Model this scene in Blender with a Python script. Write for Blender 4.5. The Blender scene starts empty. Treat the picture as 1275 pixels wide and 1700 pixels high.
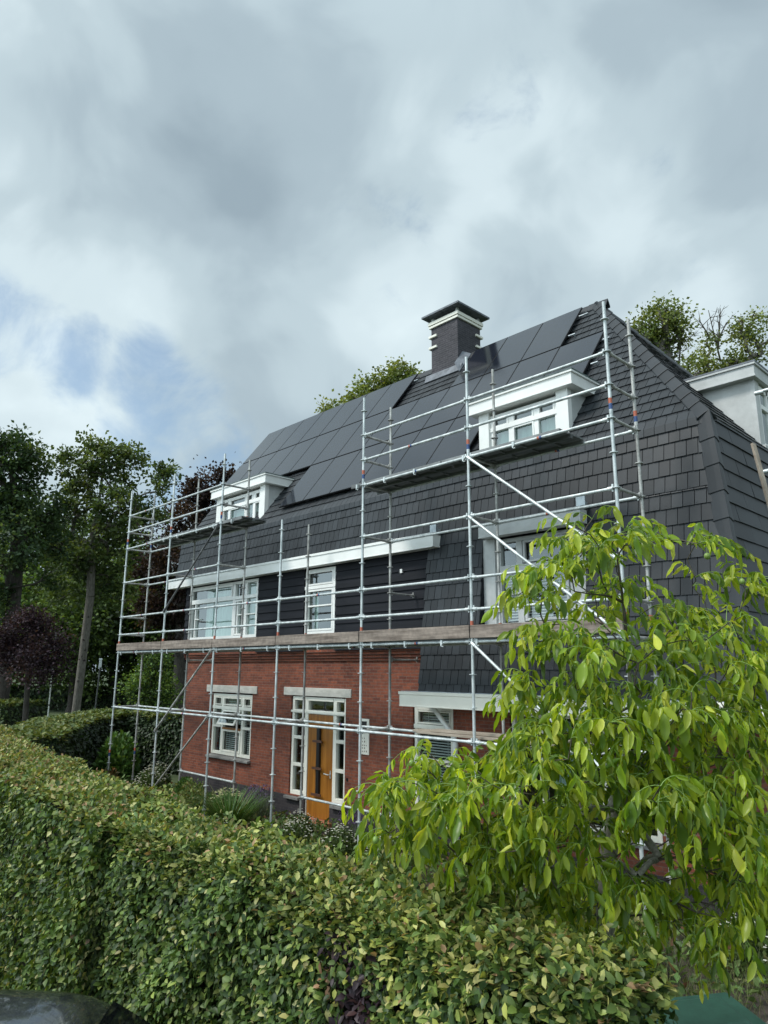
import bpy, bmesh, math, random
import numpy as np
from mathutils import Vector, Matrix
random.seed(7)
rng = np.random.default_rng(11)
S = bpy.context.scene
COL = S.collection

# ------------------------------------------------------------------ camera
F, YAW, PITCH, ROLL = 1164.6, math.radians(-46.36), math.radians(12.66), math.radians(0.33)
CAM = np.array([0.0, -8.669, 3.316])
def cam_axes():
    cy, sy, cp, sp = math.cos(YAW), math.sin(YAW), math.cos(PITCH), math.sin(PITCH)
    fwd = np.array([sy*cp, cy*cp, sp]); right = np.array([cy, -sy, 0.0]); up = np.cross(right, fwd)
    return math.cos(ROLL)*right + math.sin(ROLL)*up, -math.sin(ROLL)*right + math.cos(ROLL)*up, fwd
CR, CU, CF = cam_axes()
cd = bpy.data.cameras.new('camera'); co = bpy.data.objects.new('camera', cd); COL.objects.link(co)
cd.sensor_fit = 'VERTICAL'; cd.sensor_height = 36.0; cd.lens = F/1700*36; cd.clip_end = 2000; cd.clip_start = 0.05
co.matrix_world = Matrix(((CR[0], CU[0], -CF[0], CAM[0]), (CR[1], CU[1], -CF[1], CAM[1]), (CR[2], CU[2], -CF[2], CAM[2]), (0, 0, 0, 1)))
S.camera = co
def at(px, py, d):
    """a point of the place at depth d metres (used to lay out tree crowns)"""
    return CAM + d*(CF + (px-637.5)/F*CR - (py-850)/F*CU)

# ------------------------------------------------------------------ world
SUN_EL, SUN_AZ = math.radians(52), math.radians(205)      # azimuth clockwise from +Y
S.view_settings.view_transform = 'Standard'; S.view_settings.look = 'None'
S.view_settings.gamma = 1.0; S.view_settings.exposure = 0.84
W = bpy.data.worlds.new('World'); S.world = W; W.use_nodes = True
nt = W.node_tree; nt.nodes.clear()
def N(t, **kw):
    n = nt.nodes.new(t)
    for k, v in kw.items(): setattr(n, k, v)
    return n
def LK(a, b): nt.links.new(a, b)
def M(op, a, b=None, c=None):
    n = N('ShaderNodeMath', operation=op)
    for i, v in enumerate((a, b, c)):
        if v is None: continue
        if isinstance(v, (int, float)): n.inputs[i].default_value = v
        else: LK(v, n.inputs[i])
    return n.outputs[0]
def RAMP(fac, stops, interp='EASE'):
    n = N('ShaderNodeValToRGB'); n.color_ramp.interpolation = interp
    e = n.color_ramp.elements
    while len(e) < len(stops): e.new(0.5)
    for s, (p, c) in zip(e, stops): s.position = p; s.color = (*c, 1)
    LK(fac, n.inputs[0]); return n.outputs[0]
def MIXC(f, a, b, mode='MIX'):
    n = N('ShaderNodeMix', data_type='RGBA', blend_type=mode)
    for i, v in ((0, f), (6, a), (7, b)):
        if isinstance(v, (int, float)): n.inputs[i].default_value = v
        elif isinstance(v, tuple): n.inputs[i].default_value = (*v, 1)
        else: LK(v, n.inputs[i])
    return n.outputs[2]
sky = N('ShaderNodeTexSky', sky_type='NISHITA', sun_disc=False, sun_elevation=SUN_EL, sun_rotation=SUN_AZ)
tc = N('ShaderNodeTexCoord'); sep = N('ShaderNodeSeparateXYZ'); LK(tc.outputs['Generated'], sep.inputs[0])
zc = M('ADD', M('MAXIMUM', sep.outputs[2], 0.0), 0.22)
cmb = N('ShaderNodeCombineXYZ'); LK(M('DIVIDE', sep.outputs[0], zc), cmb.inputs[0]); LK(M('DIVIDE', sep.outputs[1], zc), cmb.inputs[1])
def noise(vec, scale, detail, rough, dist=0.0, w=0.0):
    n = N('ShaderNodeTexNoise', noise_dimensions='4D')
    n.inputs['Scale'].default_value = scale; n.inputs['Detail'].default_value = detail
    n.inputs['Roughness'].default_value = rough; n.inputs['Distortion'].default_value = dist
    n.inputs['W'].default_value = w; LK(vec, n.inputs['Vector']); return n.outputs[0]
big = noise(tc.outputs['Generated'], 2.6, 2, 0.4, 0.25, 6.7)
med = noise(tc.outputs['Generated'], 6.0, 5, 0.45, 0.5, 2.4)
flat = noise(cmb.outputs[0], 1.6, 5, 0.5, 0.3, 5.2)
def spot(px, py, ang, amp):
    """a broad patch of thicker or thinner cloud round one direction"""
    d = CF + (px-637.5)/F*CR - (py-850)/F*CU; d = d/np.linalg.norm(d)
    n = N('ShaderNodeVectorMath', operation='DOT_PRODUCT'); LK(tc.outputs['Generated'], n.inputs[0]); n.inputs[1].default_value = tuple(d)
    m = N('ShaderNodeMapRange', interpolation_type='SMOOTHSTEP'); LK(n.outputs['Value'], m.inputs[0]); m.inputs[1].default_value = math.cos(math.radians(ang)); m.inputs[2].default_value = 1.0
    return M('MULTIPLY', m.outputs[0], amp)
den = M('ADD', M('ADD', M('MULTIPLY', big, 0.34), M('MULTIPLY', med, 0.52)), M('MULTIPLY', flat, 0.14))
for a_ in ((60, 130, 10, .08), (430, 90, 12, -.09), (300, 230, 9, -.05), (720, 110, 8, .03), (900, 300, 10, .07), (1180, 130, 11, -.13), (600, 430, 9, .10), (430, 470, 9, -.09), (140, 420, 10, .10), (950, 440, 8, -.05), (640, 330, 6, -.05), (1230, 360, 8, .04), (60, 690, 9, .07), (250, 690, 7, .06), (640, 570, 7, .03), (200, 330, 7, -.06), (1100, 470, 7, .05)): den = M('ADD', den, spot(*a_))
cloud = RAMP(den, [(0.28, (2.5, 3.2, 3.7)), (0.42, (3.2, 4.0, 4.5)), (0.52, (4.0, 4.9, 5.35)), (0.62, (5.1, 6.05, 6.45)), (0.76, (6.5, 7.5, 7.8))])
# cloud boosted overhead and, unseen, behind the photographer to light facade and hedge
lift = N('ShaderNodeMapRange'); LK(sep.outputs[2], lift.inputs[0])
for i, v in enumerate((0.72, 1.0, 1.0, 1.3)): lift.inputs[i+1].default_value = v
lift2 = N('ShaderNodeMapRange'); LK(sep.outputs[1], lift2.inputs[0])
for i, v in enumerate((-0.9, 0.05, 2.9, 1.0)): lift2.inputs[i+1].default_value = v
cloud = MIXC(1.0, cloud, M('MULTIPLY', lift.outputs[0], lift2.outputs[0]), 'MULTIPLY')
gap = M('MAXIMUM', M('MAXIMUM', spot(0, 540, 5.5, .8), spot(120, 592, 5, .8)), M('MAXIMUM', spot(240, 630, 5, .85), M('MAXIMUM', spot(300, 745, 9, .75), M('MAXIMUM', spot(640, 390, 6, .35), spot(790, 170, 5, .12)))))
wisp = noise(tc.outputs['Generated'], 8.5, 6, 0.6, 0.5, 1.7)
gm = N('ShaderNodeMapRange', interpolation_type='SMOOTHSTEP'); LK(M('ADD', wisp, M('MULTIPLY', gap, 0.42)), gm.inputs[0]); gm.inputs[1].default_value = 0.60; gm.inputs[2].default_value = 0.95; gm.inputs[4].default_value = .72
skyb = MIXC(1.0, sky.outputs[0], (1.12, 1.22, 1.18), 'MULTIPLY')
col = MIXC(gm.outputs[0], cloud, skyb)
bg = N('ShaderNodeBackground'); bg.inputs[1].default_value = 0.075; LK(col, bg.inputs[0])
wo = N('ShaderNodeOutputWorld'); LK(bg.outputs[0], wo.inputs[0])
# ------------------------------------------------------------------ sun
sl = bpy.data.lights.new('sun', 'SUN'); sl.energy = 1.5; sl.angle = math.radians(14); sl.color = (1.0, 0.96, 0.9)
so = bpy.data.objects.new('sun', sl); COL.objects.link(so)
sd = Vector((math.sin(SUN_AZ)*math.cos(SUN_EL), math.cos(SUN_AZ)*math.cos(SUN_EL), math.sin(SUN_EL)))
so.rotation_euler = sd.to_track_quat('Z', 'Y').to_euler()

# ------------------------------------------------------------------ materials
def mat(name, color, rough=0.6, metal=0.0, build=None, spec=0.5):
    global nt
    m = bpy.data.materials.new(name); m.use_nodes = True; nt = m.node_tree
    b = nt.nodes['Principled BSDF']; b.inputs['Base Color'].default_value = (*color, 1)
    b.inputs['Roughness'].default_value = rough; b.inputs['Metallic'].default_value = metal
    b.inputs['Specular IOR Level'].default_value = spec
    if build: build(b)
    return m
def objc(): return N('ShaderNodeTexCoord').outputs['Object']
def nz(scale, detail=4, rough=0.6, vec=None, stretch=None):
    v = vec or objc()
    if stretch:
        mp = N('ShaderNodeMapping'); mp.inputs['Scale'].default_value = stretch; LK(v, mp.inputs[0]); v = mp.outputs[0]
    n = N('ShaderNodeTexNoise'); n.inputs['Scale'].default_value = scale; n.inputs['Detail'].default_value = detail; n.inputs['Roughness'].default_value = rough
    LK(v, n.inputs['Vector']); return n.outputs[0]
def bump(b, h, strength=0.3, dist=0.01):
    n = N('ShaderNodeBump'); n.inputs['Strength'].default_value = strength; n.inputs['Distance'].default_value = dist
    LK(h, n.inputs['Height']); LK(n.outputs[0], b.inputs['Normal'])
def vary(c1, c2, scale=3, lo=0.35, hi=0.65, stretch=None, bs=0.0, bd=0.004, fine=None):
    def f(b):
        h = nz(scale, 6, 0.65, stretch=stretch)
        c = RAMP(h, [(lo, c1), (hi, c2)], 'LINEAR')
        if fine: c = MIXC(fine[0], c, RAMP(nz(fine[1], 3), [(0.35, (0.3, 0.3, 0.3)), (0.65, (1.0, 1.0, 1.0))], 'LINEAR'), 'MULTIPLY')
        LK(c, b.inputs['Base Color'])
        if bs: bump(b, nz(scale*9, 4, stretch=stretch), bs, bd)
    return f
def brick(c1, c2, mortar, dark=(0.75, 1.1)):
    def f(b):
        s = N('ShaderNodeSeparateXYZ'); LK(objc(), s.inputs[0])
        c = N('ShaderNodeCombineXYZ'); LK(M('ADD', s.outputs[0], s.outputs[1]), c.inputs[0]); LK(s.outputs[2], c.inputs[1])
        t = N('ShaderNodeTexBrick'); t.inputs['Scale'].default_value = 1.0
        t.inputs['Brick Width'].default_value = 0.215; t.inputs['Row Height'].default_value = 0.0625; t.inputs['Mortar Size'].default_value = 0.0065
        t.inputs['Mortar Smooth'].default_value = 0.2; t.inputs['Bias'].default_value = -0.1
        t.inputs['Color1'].default_value = (*c1, 1); t.inputs['Color2'].default_value = (*c2, 1); t.inputs['Mortar'].default_value = (*mortar, 1)
        LK(c.outputs[0], t.inputs['Vector'])
        v = RAMP(nz(1.1, 5, 0.7), [(0.3, (dark[0],)*3), (0.7, (dark[1],)*3)], 'LINEAR')
        w = RAMP(nz(16, 3, 0.7), [(0.3, (0.72, 0.72, 0.74)), (0.7, (1.22, 1.2, 1.18))], 'LINEAR')
        k = MIXC(1.0, MIXC(1.0, t.outputs['Color'], v, 'MULTIPLY'), w, 'MULTIPLY')
        lime = RAMP(nz(2.6, 6, 0.8), [(0.66, (0, 0, 0)), (0.8, (1, 1, 1))], 'LINEAR')
        k = MIXC(M('MULTIPLY', lime, 0.18), k, (0.45, 0.36, 0.32))
        LK(k, b.inputs['Base Color']); bump(b, M('SUBTRACT', 1.0, t.outputs['Fac']), 0.5, 0.006)
    return f
def attrcol(b, transl=0.35, rough=0.5, gain=1.0):
    a = N('ShaderNodeAttribute', attribute_name='col')
    LK(a.outputs['Color'], b.inputs['Base Color'])
    t = N('ShaderNodeBsdfTranslucent')
    k = MIXC(1.0, a.outputs['Color'], (1.3*gain, 1.22*gain, 0.45*gain), 'MULTIPLY'); LK(k, t.inputs[0])
    mx = N('ShaderNodeMixShader'); mx.inputs[0].default_value = transl
    LK(b.outputs[0], mx.inputs[1]); LK(t.outputs[0], mx.inputs[2])
    LK(mx.outputs[0], nt.nodes['Material Output'].inputs[0])
def leafmat(name, transl, rough, spec=0.5, gain=1.0):
    return mat(name, (0.1, 0.2, 0.05), rough, spec=spec, build=lambda b: attrcol(b, transl, rough, gain))

MT = {}
MT['brick'] = mat('red brick', (0.3, 0.1, 0.07), 0.85, build=brick((0.250, 0.068, 0.032), (0.130, 0.034, 0.020), (0.17, 0.10, 0.075)))
MT['plinth'] = mat('dark brick', (0.05, 0.04, 0.045), 0.8, build=brick((0.040, 0.033, 0.036), (0.025, 0.022, 0.028), (0.05, 0.045, 0.045)))
MT['chimbrick'] = mat('charcoal brick', (0.05, 0.05, 0.06), 0.8, build=brick((0.055, 0.05, 0.062), (0.028, 0.027, 0.036), (0.09, 0.088, 0.092)))
MT['white'] = mat('white paint', (0.78, 0.78, 0.75), 0.45, build=vary((0.70, 0.70, 0.67), (0.80, 0.80, 0.77), 1.3))
MT['cream'] = mat('cream paint', (0.78, 0.75, 0.66), 0.45, build=vary((0.72, 0.69, 0.60), (0.80, 0.78, 0.69), 1.6))
MT['greypaint'] = mat('pale grey paint', (0.5, 0.51, 0.5), 0.55, build=vary((0.40, 0.41, 0.40), (0.54, 0.55, 0.54), 2.2, bs=0.1))
MT['concrete'] = mat('pale concrete', (0.5, 0.48, 0.44), 0.8, build=vary((0.40, 0.39, 0.35), (0.56, 0.54, 0.49), 4, stretch=(1, 1, 3), bs=0.2))
MT['board'] = mat('blue black boarding', (0.02, 0.022, 0.03), 0.7, spec=0.25, build=vary((0.004, 0.005, 0.008), (0.009, 0.010, 0.015), 2.5, stretch=(0.4, 1, 6), bs=0.15))
def tilef(b):
    a = N('ShaderNodeAttribute', attribute_name='col')
    v = RAMP(nz(0.9, 5, 0.7), [(0.3, (0.85, 0.85, 0.85)), (0.7, (1.15, 1.15, 1.13))], 'LINEAR')
    st = RAMP(nz(1.6, 6, 0.8, stretch=(2.2, 1, 0.5)), [(0.62, (0, 0, 0)), (0.8, (1, 1, 1))], 'LINEAR')
    k = MIXC(1.0, a.outputs['Color'], v, 'MULTIPLY'); k = MIXC(M('MULTIPLY', st, 0.35), k, (0.12, 0.12, 0.12))
    LK(k, b.inputs['Base Color']); bump(b, nz(60, 3), 0.12, 0.003)
MT['tile'] = mat('charcoal roof tile', (0.04, 0.04, 0.045), 0.48, spec=0.32, build=tilef)
MT['lead'] = mat('lead sheet', (0.12, 0.13, 0.15), 0.6, 0.1, build=vary((0.075, 0.085, 0.10), (0.17, 0.185, 0.21), 5))
MT['zinc'] = mat('zinc', (0.35, 0.38, 0.4), 0.4, 0.5, build=vary((0.3, 0.33, 0.35), (0.5, 0.54, 0.56), 5))
MT['felt'] = mat('green grey roofing felt', (0.1, 0.13, 0.13), 0.9, build=vary((0.06, 0.085, 0.08), (0.15, 0.19, 0.18), 7))
def panelf(b):
    s = N('ShaderNodeAttribute', attribute_name='uvp'); sp = N('ShaderNodeSeparateXYZ'); LK(s.outputs['Vector'], sp.inputs[0])
    def line(o, n, w):
        fr = M('FRACT', M('MULTIPLY', o, n)); return M('LESS_THAN', M('ABSOLUTE', M('SUBTRACT', fr, 0.5)), w)
    g = M('MAXIMUM', line(sp.outputs[0], 6, 0.012), line(sp.outputs[1], 10, 0.012))
    c = MIXC(M('MULTIPLY', g, 0.6), (0.008, 0.010, 0.017), (0.035, 0.040, 0.055)); LK(c, b.inputs['Base Color'])
    LK(RAMP(nz(0.7, 3), [(0.3, (0.08,)*3), (0.7, (0.17,)*3)], 'LINEAR'), b.inputs['Roughness'])
    b.inputs['Coat Weight'].default_value = 0.15; b.inputs['Coat Roughness'].default_value = 0.08
MT['panel'] = mat('black solar glass', (0.012, 0.013, 0.018), 0.18, build=panelf, spec=0.62)
MT['panelframe'] = mat('black aluminium', (0.012, 0.012, 0.014), 0.4, 0.3)
MT['galv'] = mat('galvanised steel', (0.5, 0.53, 0.53), 0.42, 0.35, build=vary((0.38, 0.42, 0.42), (0.74, 0.77, 0.76), 7, stretch=(1, 1, 0.4), fine=(0.2, 40)))
MT['steeldark'] = mat('dull steel', (0.13, 0.13, 0.13), 0.5, 0.4, build=vary((0.07, 0.07, 0.075), (0.19, 0.19, 0.19), 9))
MT['galvold'] = mat('aged galvanised steel', (0.4, 0.4, 0.37), 0.5, 0.35, build=vary((0.26, 0.25, 0.23), (0.60, 0.60, 0.57), 6, stretch=(1, 1, 0.6), fine=(0.3, 40)))
MT['orange'] = mat('orange tape', (0.42, 0.11, 0.06), 0.6)
MT['blue'] = mat('blue tape', (0.03, 0.07, 0.2), 0.5)
MT['plank'] = mat('weathered plank', (0.2, 0.16, 0.12), 0.85, build=vary((0.13, 0.10, 0.08), (0.34, 0.28, 0.235), 2.2, stretch=(0.5, 1, 7), bs=0.3, fine=(0.45, 11)))
MT['plankpale'] = mat('pale plank', (0.3, 0.25, 0.2), 0.85, build=vary((0.22, 0.18, 0.14), (0.42, 0.36, 0.29), 2.2, stretch=(0.3, 5, 1), bs=0.3))
MT['deck'] = mat('perforated steel deck', (0.2, 0.21, 0.21), 0.6, 0.4, build=vary((0.10, 0.105, 0.105), (0.24, 0.25, 0.25), 3, stretch=(0.4, 3, 1)))
MT['door'] = mat('varnished orange wood', (0.4, 0.15, 0.02), 0.4, build=vary((0.22, 0.078, 0.009), (0.36, 0.145, 0.020), 1.6, stretch=(9, 9, 0.6), bs=0.08))
MT['dark'] = mat('dark iron', (0.012, 0.012, 0.013), 0.4)
MT['rust'] = mat('brown iron', (0.09, 0.04, 0.025), 0.5)
MT['interior'] = mat('dim room', (0.035, 0.035, 0.035), 0.9)  # near black: the dimness indoors is put into the wall colour
MT['curtain'] = mat('pale green curtain', (0.35, 0.46, 0.43), 0.8, build=vary((0.30, 0.42, 0.39), (0.42, 0.54, 0.50), 2.2, stretch=(7, 1, 0.3)))
MT['blind'] = mat('white blind slat', (0.62, 0.64, 0.62), 0.5)
def glassf(b):
    g = N('ShaderNodeBsdfGlossy'); g.inputs['Roughness'].default_value = 0.02; g.inputs[0].default_value = (0.9, 0.95, 0.95, 1)
    t = N('ShaderNodeBsdfTransparent'); t.inputs[0].default_value = (0.82, 0.88, 0.86, 1)
    lw = N('ShaderNodeLayerWeight'); lw.inputs[0].default_value = 0.5
    bp = N('ShaderNodeBump'); bp.inputs['Strength'].default_value = 0.04; bp.inputs['Distance'].default_value = 0.02; LK(nz(1.5, 2), bp.inputs['Height']); LK(bp.outputs[0], g.inputs['Normal'])
    mx = N('ShaderNodeMixShader'); LK(M('ADD', M('MULTIPLY', lw.outputs['Facing'], 0.32), 0.10), mx.inputs[0])
    LK(t.outputs[0], mx.inputs[1]); LK(g.outputs[0], mx.inputs[2]); LK(mx.outputs[0], nt.nodes['Material Output'].inputs[0])
MT['glass'] = mat('window glass', (0.8, 0.85, 0.85), 0.02, build=glassf)
MT['bark'] = mat('grey bark', (0.14, 0.12, 0.1), 0.9, build=vary((0.075, 0.066, 0.055), (0.20, 0.18, 0.155), 6, stretch=(3, 3, 0.6), bs=0.5, bd=0.02))
MT['palebark'] = mat('pale grey bark', (0.25, 0.23, 0.2), 0.9, build=vary((0.13, 0.12, 0.10), (0.34, 0.32, 0.28), 22, stretch=(1, 1, .5), bs=0.4))
MT['darkbark'] = mat('dark bark', (0.04, 0.033, 0.027), 0.9, build=vary((0.022, 0.018, 0.015), (0.07, 0.06, 0.05), 6, stretch=(3, 3, 0.6), bs=0.5, bd=0.02))
MT['twig'] = mat('brown twig', (0.06, 0.045, 0.03), 0.8, build=vary((0.035, 0.027, 0.018), (0.10, 0.085, 0.06), 20))
MT['hedgecore'] = mat('hedge twigs', (0.018, 0.022, 0.01), 0.95, build=vary((0.008, 0.010, 0.005), (0.035, 0.04, 0.018), 25))
MT['soil'] = mat('garden soil', (0.06, 0.045, 0.035), 0.95, build=vary((0.035, 0.028, 0.02), (0.09, 0.07, 0.055), 1.2, bs=0.6, bd=0.03, fine=(0.5, 9)))
MT['lawn'] = mat('grass', (0.05, 0.08, 0.025), 0.95, build=vary((0.028, 0.05, 0.014), (0.075, 0.105, 0.035), 0.6, bs=0.5, bd=0.05, fine=(0.4, 12)))
MT['asphalt'] = mat('asphalt', (0.05, 0.05, 0.052), 0.85, build=vary((0.038, 0.038, 0.04), (0.065, 0.065, 0.066), 1.5, bs=0.3, fine=(0.3, 60)))
MT['gravel'] = mat('brown gravel path', (0.16, 0.13, 0.11), 0.95, build=vary((0.10, 0.085, 0.07), (0.22, 0.19, 0.165), 5, bs=0.6, bd=0.02, fine=(0.5, 40)))
MT['paver'] = mat('grey paver', (0.2, 0.19, 0.18), 0.85, build=vary((0.13, 0.125, 0.12), (0.26, 0.25, 0.235), 2.5, fine=(0.3, 30)))
MT['leafw'] = leafmat('walnut leaf', 0.50, 0.36, 0.5, 1.15)
MT['leafh'] = leafmat('hedge leaf', 0.25, 0.48, 0.35)
MT['leaff'] = leafmat('tree leaf', 0.33, 0.6, 0.3, 1.1)
MT['walnut'] = mat('green walnut husk', (0.16, 0.26, 0.05), 0.45, build=vary((0.13, 0.22, 0.04), (0.22, 0.33, 0.08), 25))
def carf(b):
    b.inputs['Coat Weight'].default_value = 1.0; b.inputs['Coat Roughness'].default_value = 0.04
    LK(RAMP(nz(14, 5, 0.7), [(0.4, (0.006, 0.008, 0.012)), (0.75, (0.035, 0.04, 0.03))], 'LINEAR'), b.inputs['Base Color'])
MT['carpaint'] = mat('dark blue black car paint', (0.008, 0.01, 0.015), 0.25, build=carf)
MT['carglass'] = mat('dark car glass', (0.005, 0.006, 0.007), 0.05)
MT['rubber'] = mat('black rubber', (0.015, 0.015, 0.015), 0.8)
MT['alloy'] = mat('alloy', (0.5, 0.5, 0.52), 0.3, 0.9)
MT['redlamp'] = mat('red lamp lens', (0.35, 0.01, 0.01), 0.15)
MT['bin'] = mat('dark green plastic', (0.02, 0.10, 0.08), 0.5, build=vary((0.009, 0.050, 0.030), (0.020, 0.078, 0.052), 3, fine=(0.3, 30)))
MT['terracotta'] = mat('terracotta', (0.35, 0.13, 0.07), 0.8)

# ------------------------------------------------------------------ mesh builder
class MB:
    def __init__(s): s.v = []; s.f = []; s.m = []; s.c = []; s.sm = []; s.uv = []
    def add(s, vs, fs, mi=0, col=None, smooth=False):
        o = len(s.v); s.v.extend([tuple(p) for p in vs]); s.c.extend([col or (0.5, 0.5, 0.5)]*len(vs))
        for f in fs: s.f.append([i+o for i in f]); s.m.append(mi); s.sm.append(smooth)
    def box(s, x0, y0, z0, x1, y1, z1, mi=0, col=None):
        s.hexa([(x0,y0,z0),(x1,y0,z0),(x1,y1,z0),(x0,y1,z0),(x0,y0,z1),(x1,y0,z1),(x1,y1,z1),(x0,y1,z1)], mi, col)
    def hexa(s, p, mi=0, col=None):
        s.add(p, [(3,2,1,0),(4,5,6,7),(0,1,5,4),(1,2,6,5),(2,3,7,6),(3,0,4,7)], mi, col)
    def prism(s, pts, a, b, axis='x', mi=0):
        """polygon pts in the two other axes, extruded along axis from a to b"""
        def P(q, t): return {'x': (t, q[0], q[1]), 'y': (q[0], t, q[1]), 'z': (q[0], q[1], t)}[axis]
        n = len(pts); vs = [P(q, a) for q in pts] + [P(q, b) for q in pts]
        s.add(vs, [tuple(range(n))[::-1], tuple(range(n, 2*n))] + [(i, (i+1) % n, (i+1) % n+n, i+n) for i in range(n)], mi)
    def tube(s, p, q, r, r2=None, n=8, mi=0, cap=True, col=None):
        p = np.array(p, float); q = np.array(q, float); d = q-p; L = np.linalg.norm(d)
        if L < 1e-6: return
        d /= L; a = np.array([0, 0, 1.0]) if abs(d[2]) < 0.9 else np.array([1.0, 0, 0])
        u = np.cross(d, a); u /= np.linalg.norm(u); w = np.cross(d, u); r2 = r if r2 is None else r2
        t = np.arange(n)*2*math.pi/n
        ring = np.outer(np.cos(t), u) + np.outer(np.sin(t), w)
        vs = list(p + ring*r) + list(q + ring*r2)
        fs = [(i, i+n, (i+1) % n+n, (i+1) % n) for i in range(n)]
        s.add(vs, fs, mi, col, True)
        if cap: s.add(vs, [tuple(range(n)), tuple(range(n, 2*n))[::-1]], mi, col)
    def poly(s, pts, r, n=8, mi=0):
        for a, b in zip(pts[:-1], pts[1:]): s.tube(a, b, r, n=n, mi=mi)
    def sphere(s, c, r, mi=0, col=None, nu=10, nv=7, sc=(1, 1, 1)):
        vs = []; fs = []
        for j in range(nv+1):
            th = math.pi*j/nv
            for i in range(nu):
                ph = 2*math.pi*i/nu
                vs.append((c[0]+r*sc[0]*math.sin(th)*math.cos(ph), c[1]+r*sc[1]*math.sin(th)*math.sin(ph), c[2]+r*sc[2]*math.cos(th)))
        for j in range(nv):
            for i in range(nu): fs.append((j*nu+i, (j+1)*nu+i, (j+1)*nu+(i+1) % nu, j*nu+(i+1) % nu))
        s.add(vs, fs, mi, col, True)
WL = {}
def link(name, me, parent=None, loc=(0, 0, 0)):
    o = bpy.data.objects.new(name, me); COL.objects.link(o)
    if parent is not None:
        o.parent = parent; pl = WL[parent.name]; o.location = (loc[0]-pl[0], loc[1]-pl[1], loc[2]-pl[2])
    else: o.location = loc
    WL[o.name] = tuple(loc); return o
def obj(name, mb, mats, parent=None, bev=0.0, loc=(0, 0, 0)):
    me = bpy.data.meshes.new(name); me.from_pydata(mb.v, [], mb.f)
    if not isinstance(mats, (list, tuple)): mats = [mats]
    for m in mats: me.materials.append(MT[m])
    me.polygons.foreach_set('material_index', mb.m); me.polygons.foreach_set('use_smooth', mb.sm)
    a = me.attributes.new('col', 'FLOAT_COLOR', 'POINT')
    a.data.foreach_set('color', np.array([(*c, 1) for c in mb.c], 'f').ravel())
    if mb.uv:
        a = me.attributes.new('uvp', 'FLOAT_VECTOR', 'POINT'); a.data.foreach_set('vector', np.array(mb.uv, 'f').ravel())
    me.update()
    o = link(name, me, parent, loc)
    if bev:
        b = o.modifiers.new('bevel', 'BEVEL'); b.width = bev; b.segments = 2; b.limit_method = 'ANGLE'; b.angle_limit = 0.7
    return o
def tag(o, label, cat, group=None, kind=None):
    o['label'] = label; o['category'] = cat
    if group: o['group'] = group
    if kind: o['kind'] = kind
    return o
def thing(name, loc, label, cat, group=None):
    o = bpy.data.objects.new(name, None); COL.objects.link(o); o.location = loc; o.empty_display_size = 0.2; WL[o.name] = tuple(loc)
    return tag(o, label, cat, group)
def struct(o): o['kind'] = 'structure'; return o

# numpy leaf meshes -------------------------------------------------
T_LEAF = (np.array([(0,0,0),(.33,.27,.07),(.33,0,0),(.33,-.27,.07),(.72,.22,.03),(.72,0,-.03),(.72,-.22,.03),(1,0,-.12)]),
          [(0,2,1),(0,3,2),(1,2,5,4),(2,3,6,5),(4,5,7),(5,6,7)])
T_DIA = (np.array([(0,0,0),(.45,.34,.10),(1,0,-.08),(.45,-.34,.10)]), [(0,2,1),(0,3,2)])
T_BLADE = (np.array([(0,.02,0),(0,-.02,0),(.4,.022,.0),(.4,-.022,.0),(.75,.014,-.10),(.75,-.014,-.10),(1,0,-.26)]), [(0,1,3,2),(2,3,5,4),(4,5,6)])
def _tl():
    st = [(0,0.0),(.12,.10),(.3,.185),(.5,.22),(.7,.185),(.87,.10),(1,0.0)]
    vs = [(0,0,0)]
    for t, w in st[1:-1]:
        z = -0.26*t*t + 0.045*math.sin(8*t)
        vs += [(t, w, z+w*0.62+.02*math.sin(21*t)), (t, 0, z), (t, -w, z+w*0.55-.02*math.sin(17*t))]
    vs.append((1, 0, -.24)); fs = [(0,2,1),(0,3,2)]
    for k in range(4):
        a = 1+3*k; fs += [(a, a+1, a+4, a+3), (a+1, a+2, a+5, a+4)]
    e = len(vs)-1; fs += [(e-3, e-2, e), (e-2, e-1, e)]
    return np.array(vs, float), fs
T_WAL = _tl()
def unit(a): return a/np.maximum(np.linalg.norm(a, axis=-1, keepdims=True), 1e-9)
def leaves_me(name, pos, ax, nr, size, col, tmpl, width=1.0, mats=('leafh',)):
    tv, tf = tmpl; n = len(pos); k = len(tv)
    ax = unit(ax); sd = unit(np.cross(nr, ax)); nn = np.cross(ax, sd)
    size = np.broadcast_to(size, (n,)); width = np.broadcast_to(width, (n,))
    V = pos[:, None, :] + size[:, None, None]*(tv[None, :, 0, None]*ax[:, None, :] + width[:, None, None]*tv[None, :, 1, None]*sd[:, None, :] + tv[None, :, 2, None]*nn[:, None, :])
    V = V.reshape(-1, 3)
    fl = np.concatenate([np.array(f) for f in tf]); ln = np.array([len(f) for f in tf])
    loops = (fl[None, :] + (np.arange(n)*k)[:, None]).ravel(); lens = np.tile(ln, n)
    me = bpy.data.meshes.new(name); me.vertices.add(len(V)); me.vertices.foreach_set('co', V.astype('f').ravel())
    me.loops.add(len(loops)); me.loops.foreach_set('vertex_index', loops.astype('i'))
    me.polygons.add(len(lens)); st = np.concatenate([[0], np.cumsum(lens)[:-1]])
    me.polygons.foreach_set('loop_start', st.astype('i')); me.polygons.foreach_set('loop_total', lens.astype('i'))
    me.polygons.foreach_set('use_smooth', np.ones(len(lens), bool))
    a = me.attributes.new('col', 'FLOAT_COLOR', 'POINT')
    c4 = np.concatenate([np.repeat(col, k, axis=0), np.ones((n*k, 1))], axis=1); a.data.foreach_set('color', c4.astype('f').ravel())
    me.update(calc_edges=True)
    for m in mats: me.materials.append(MT[m])
    return me
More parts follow.
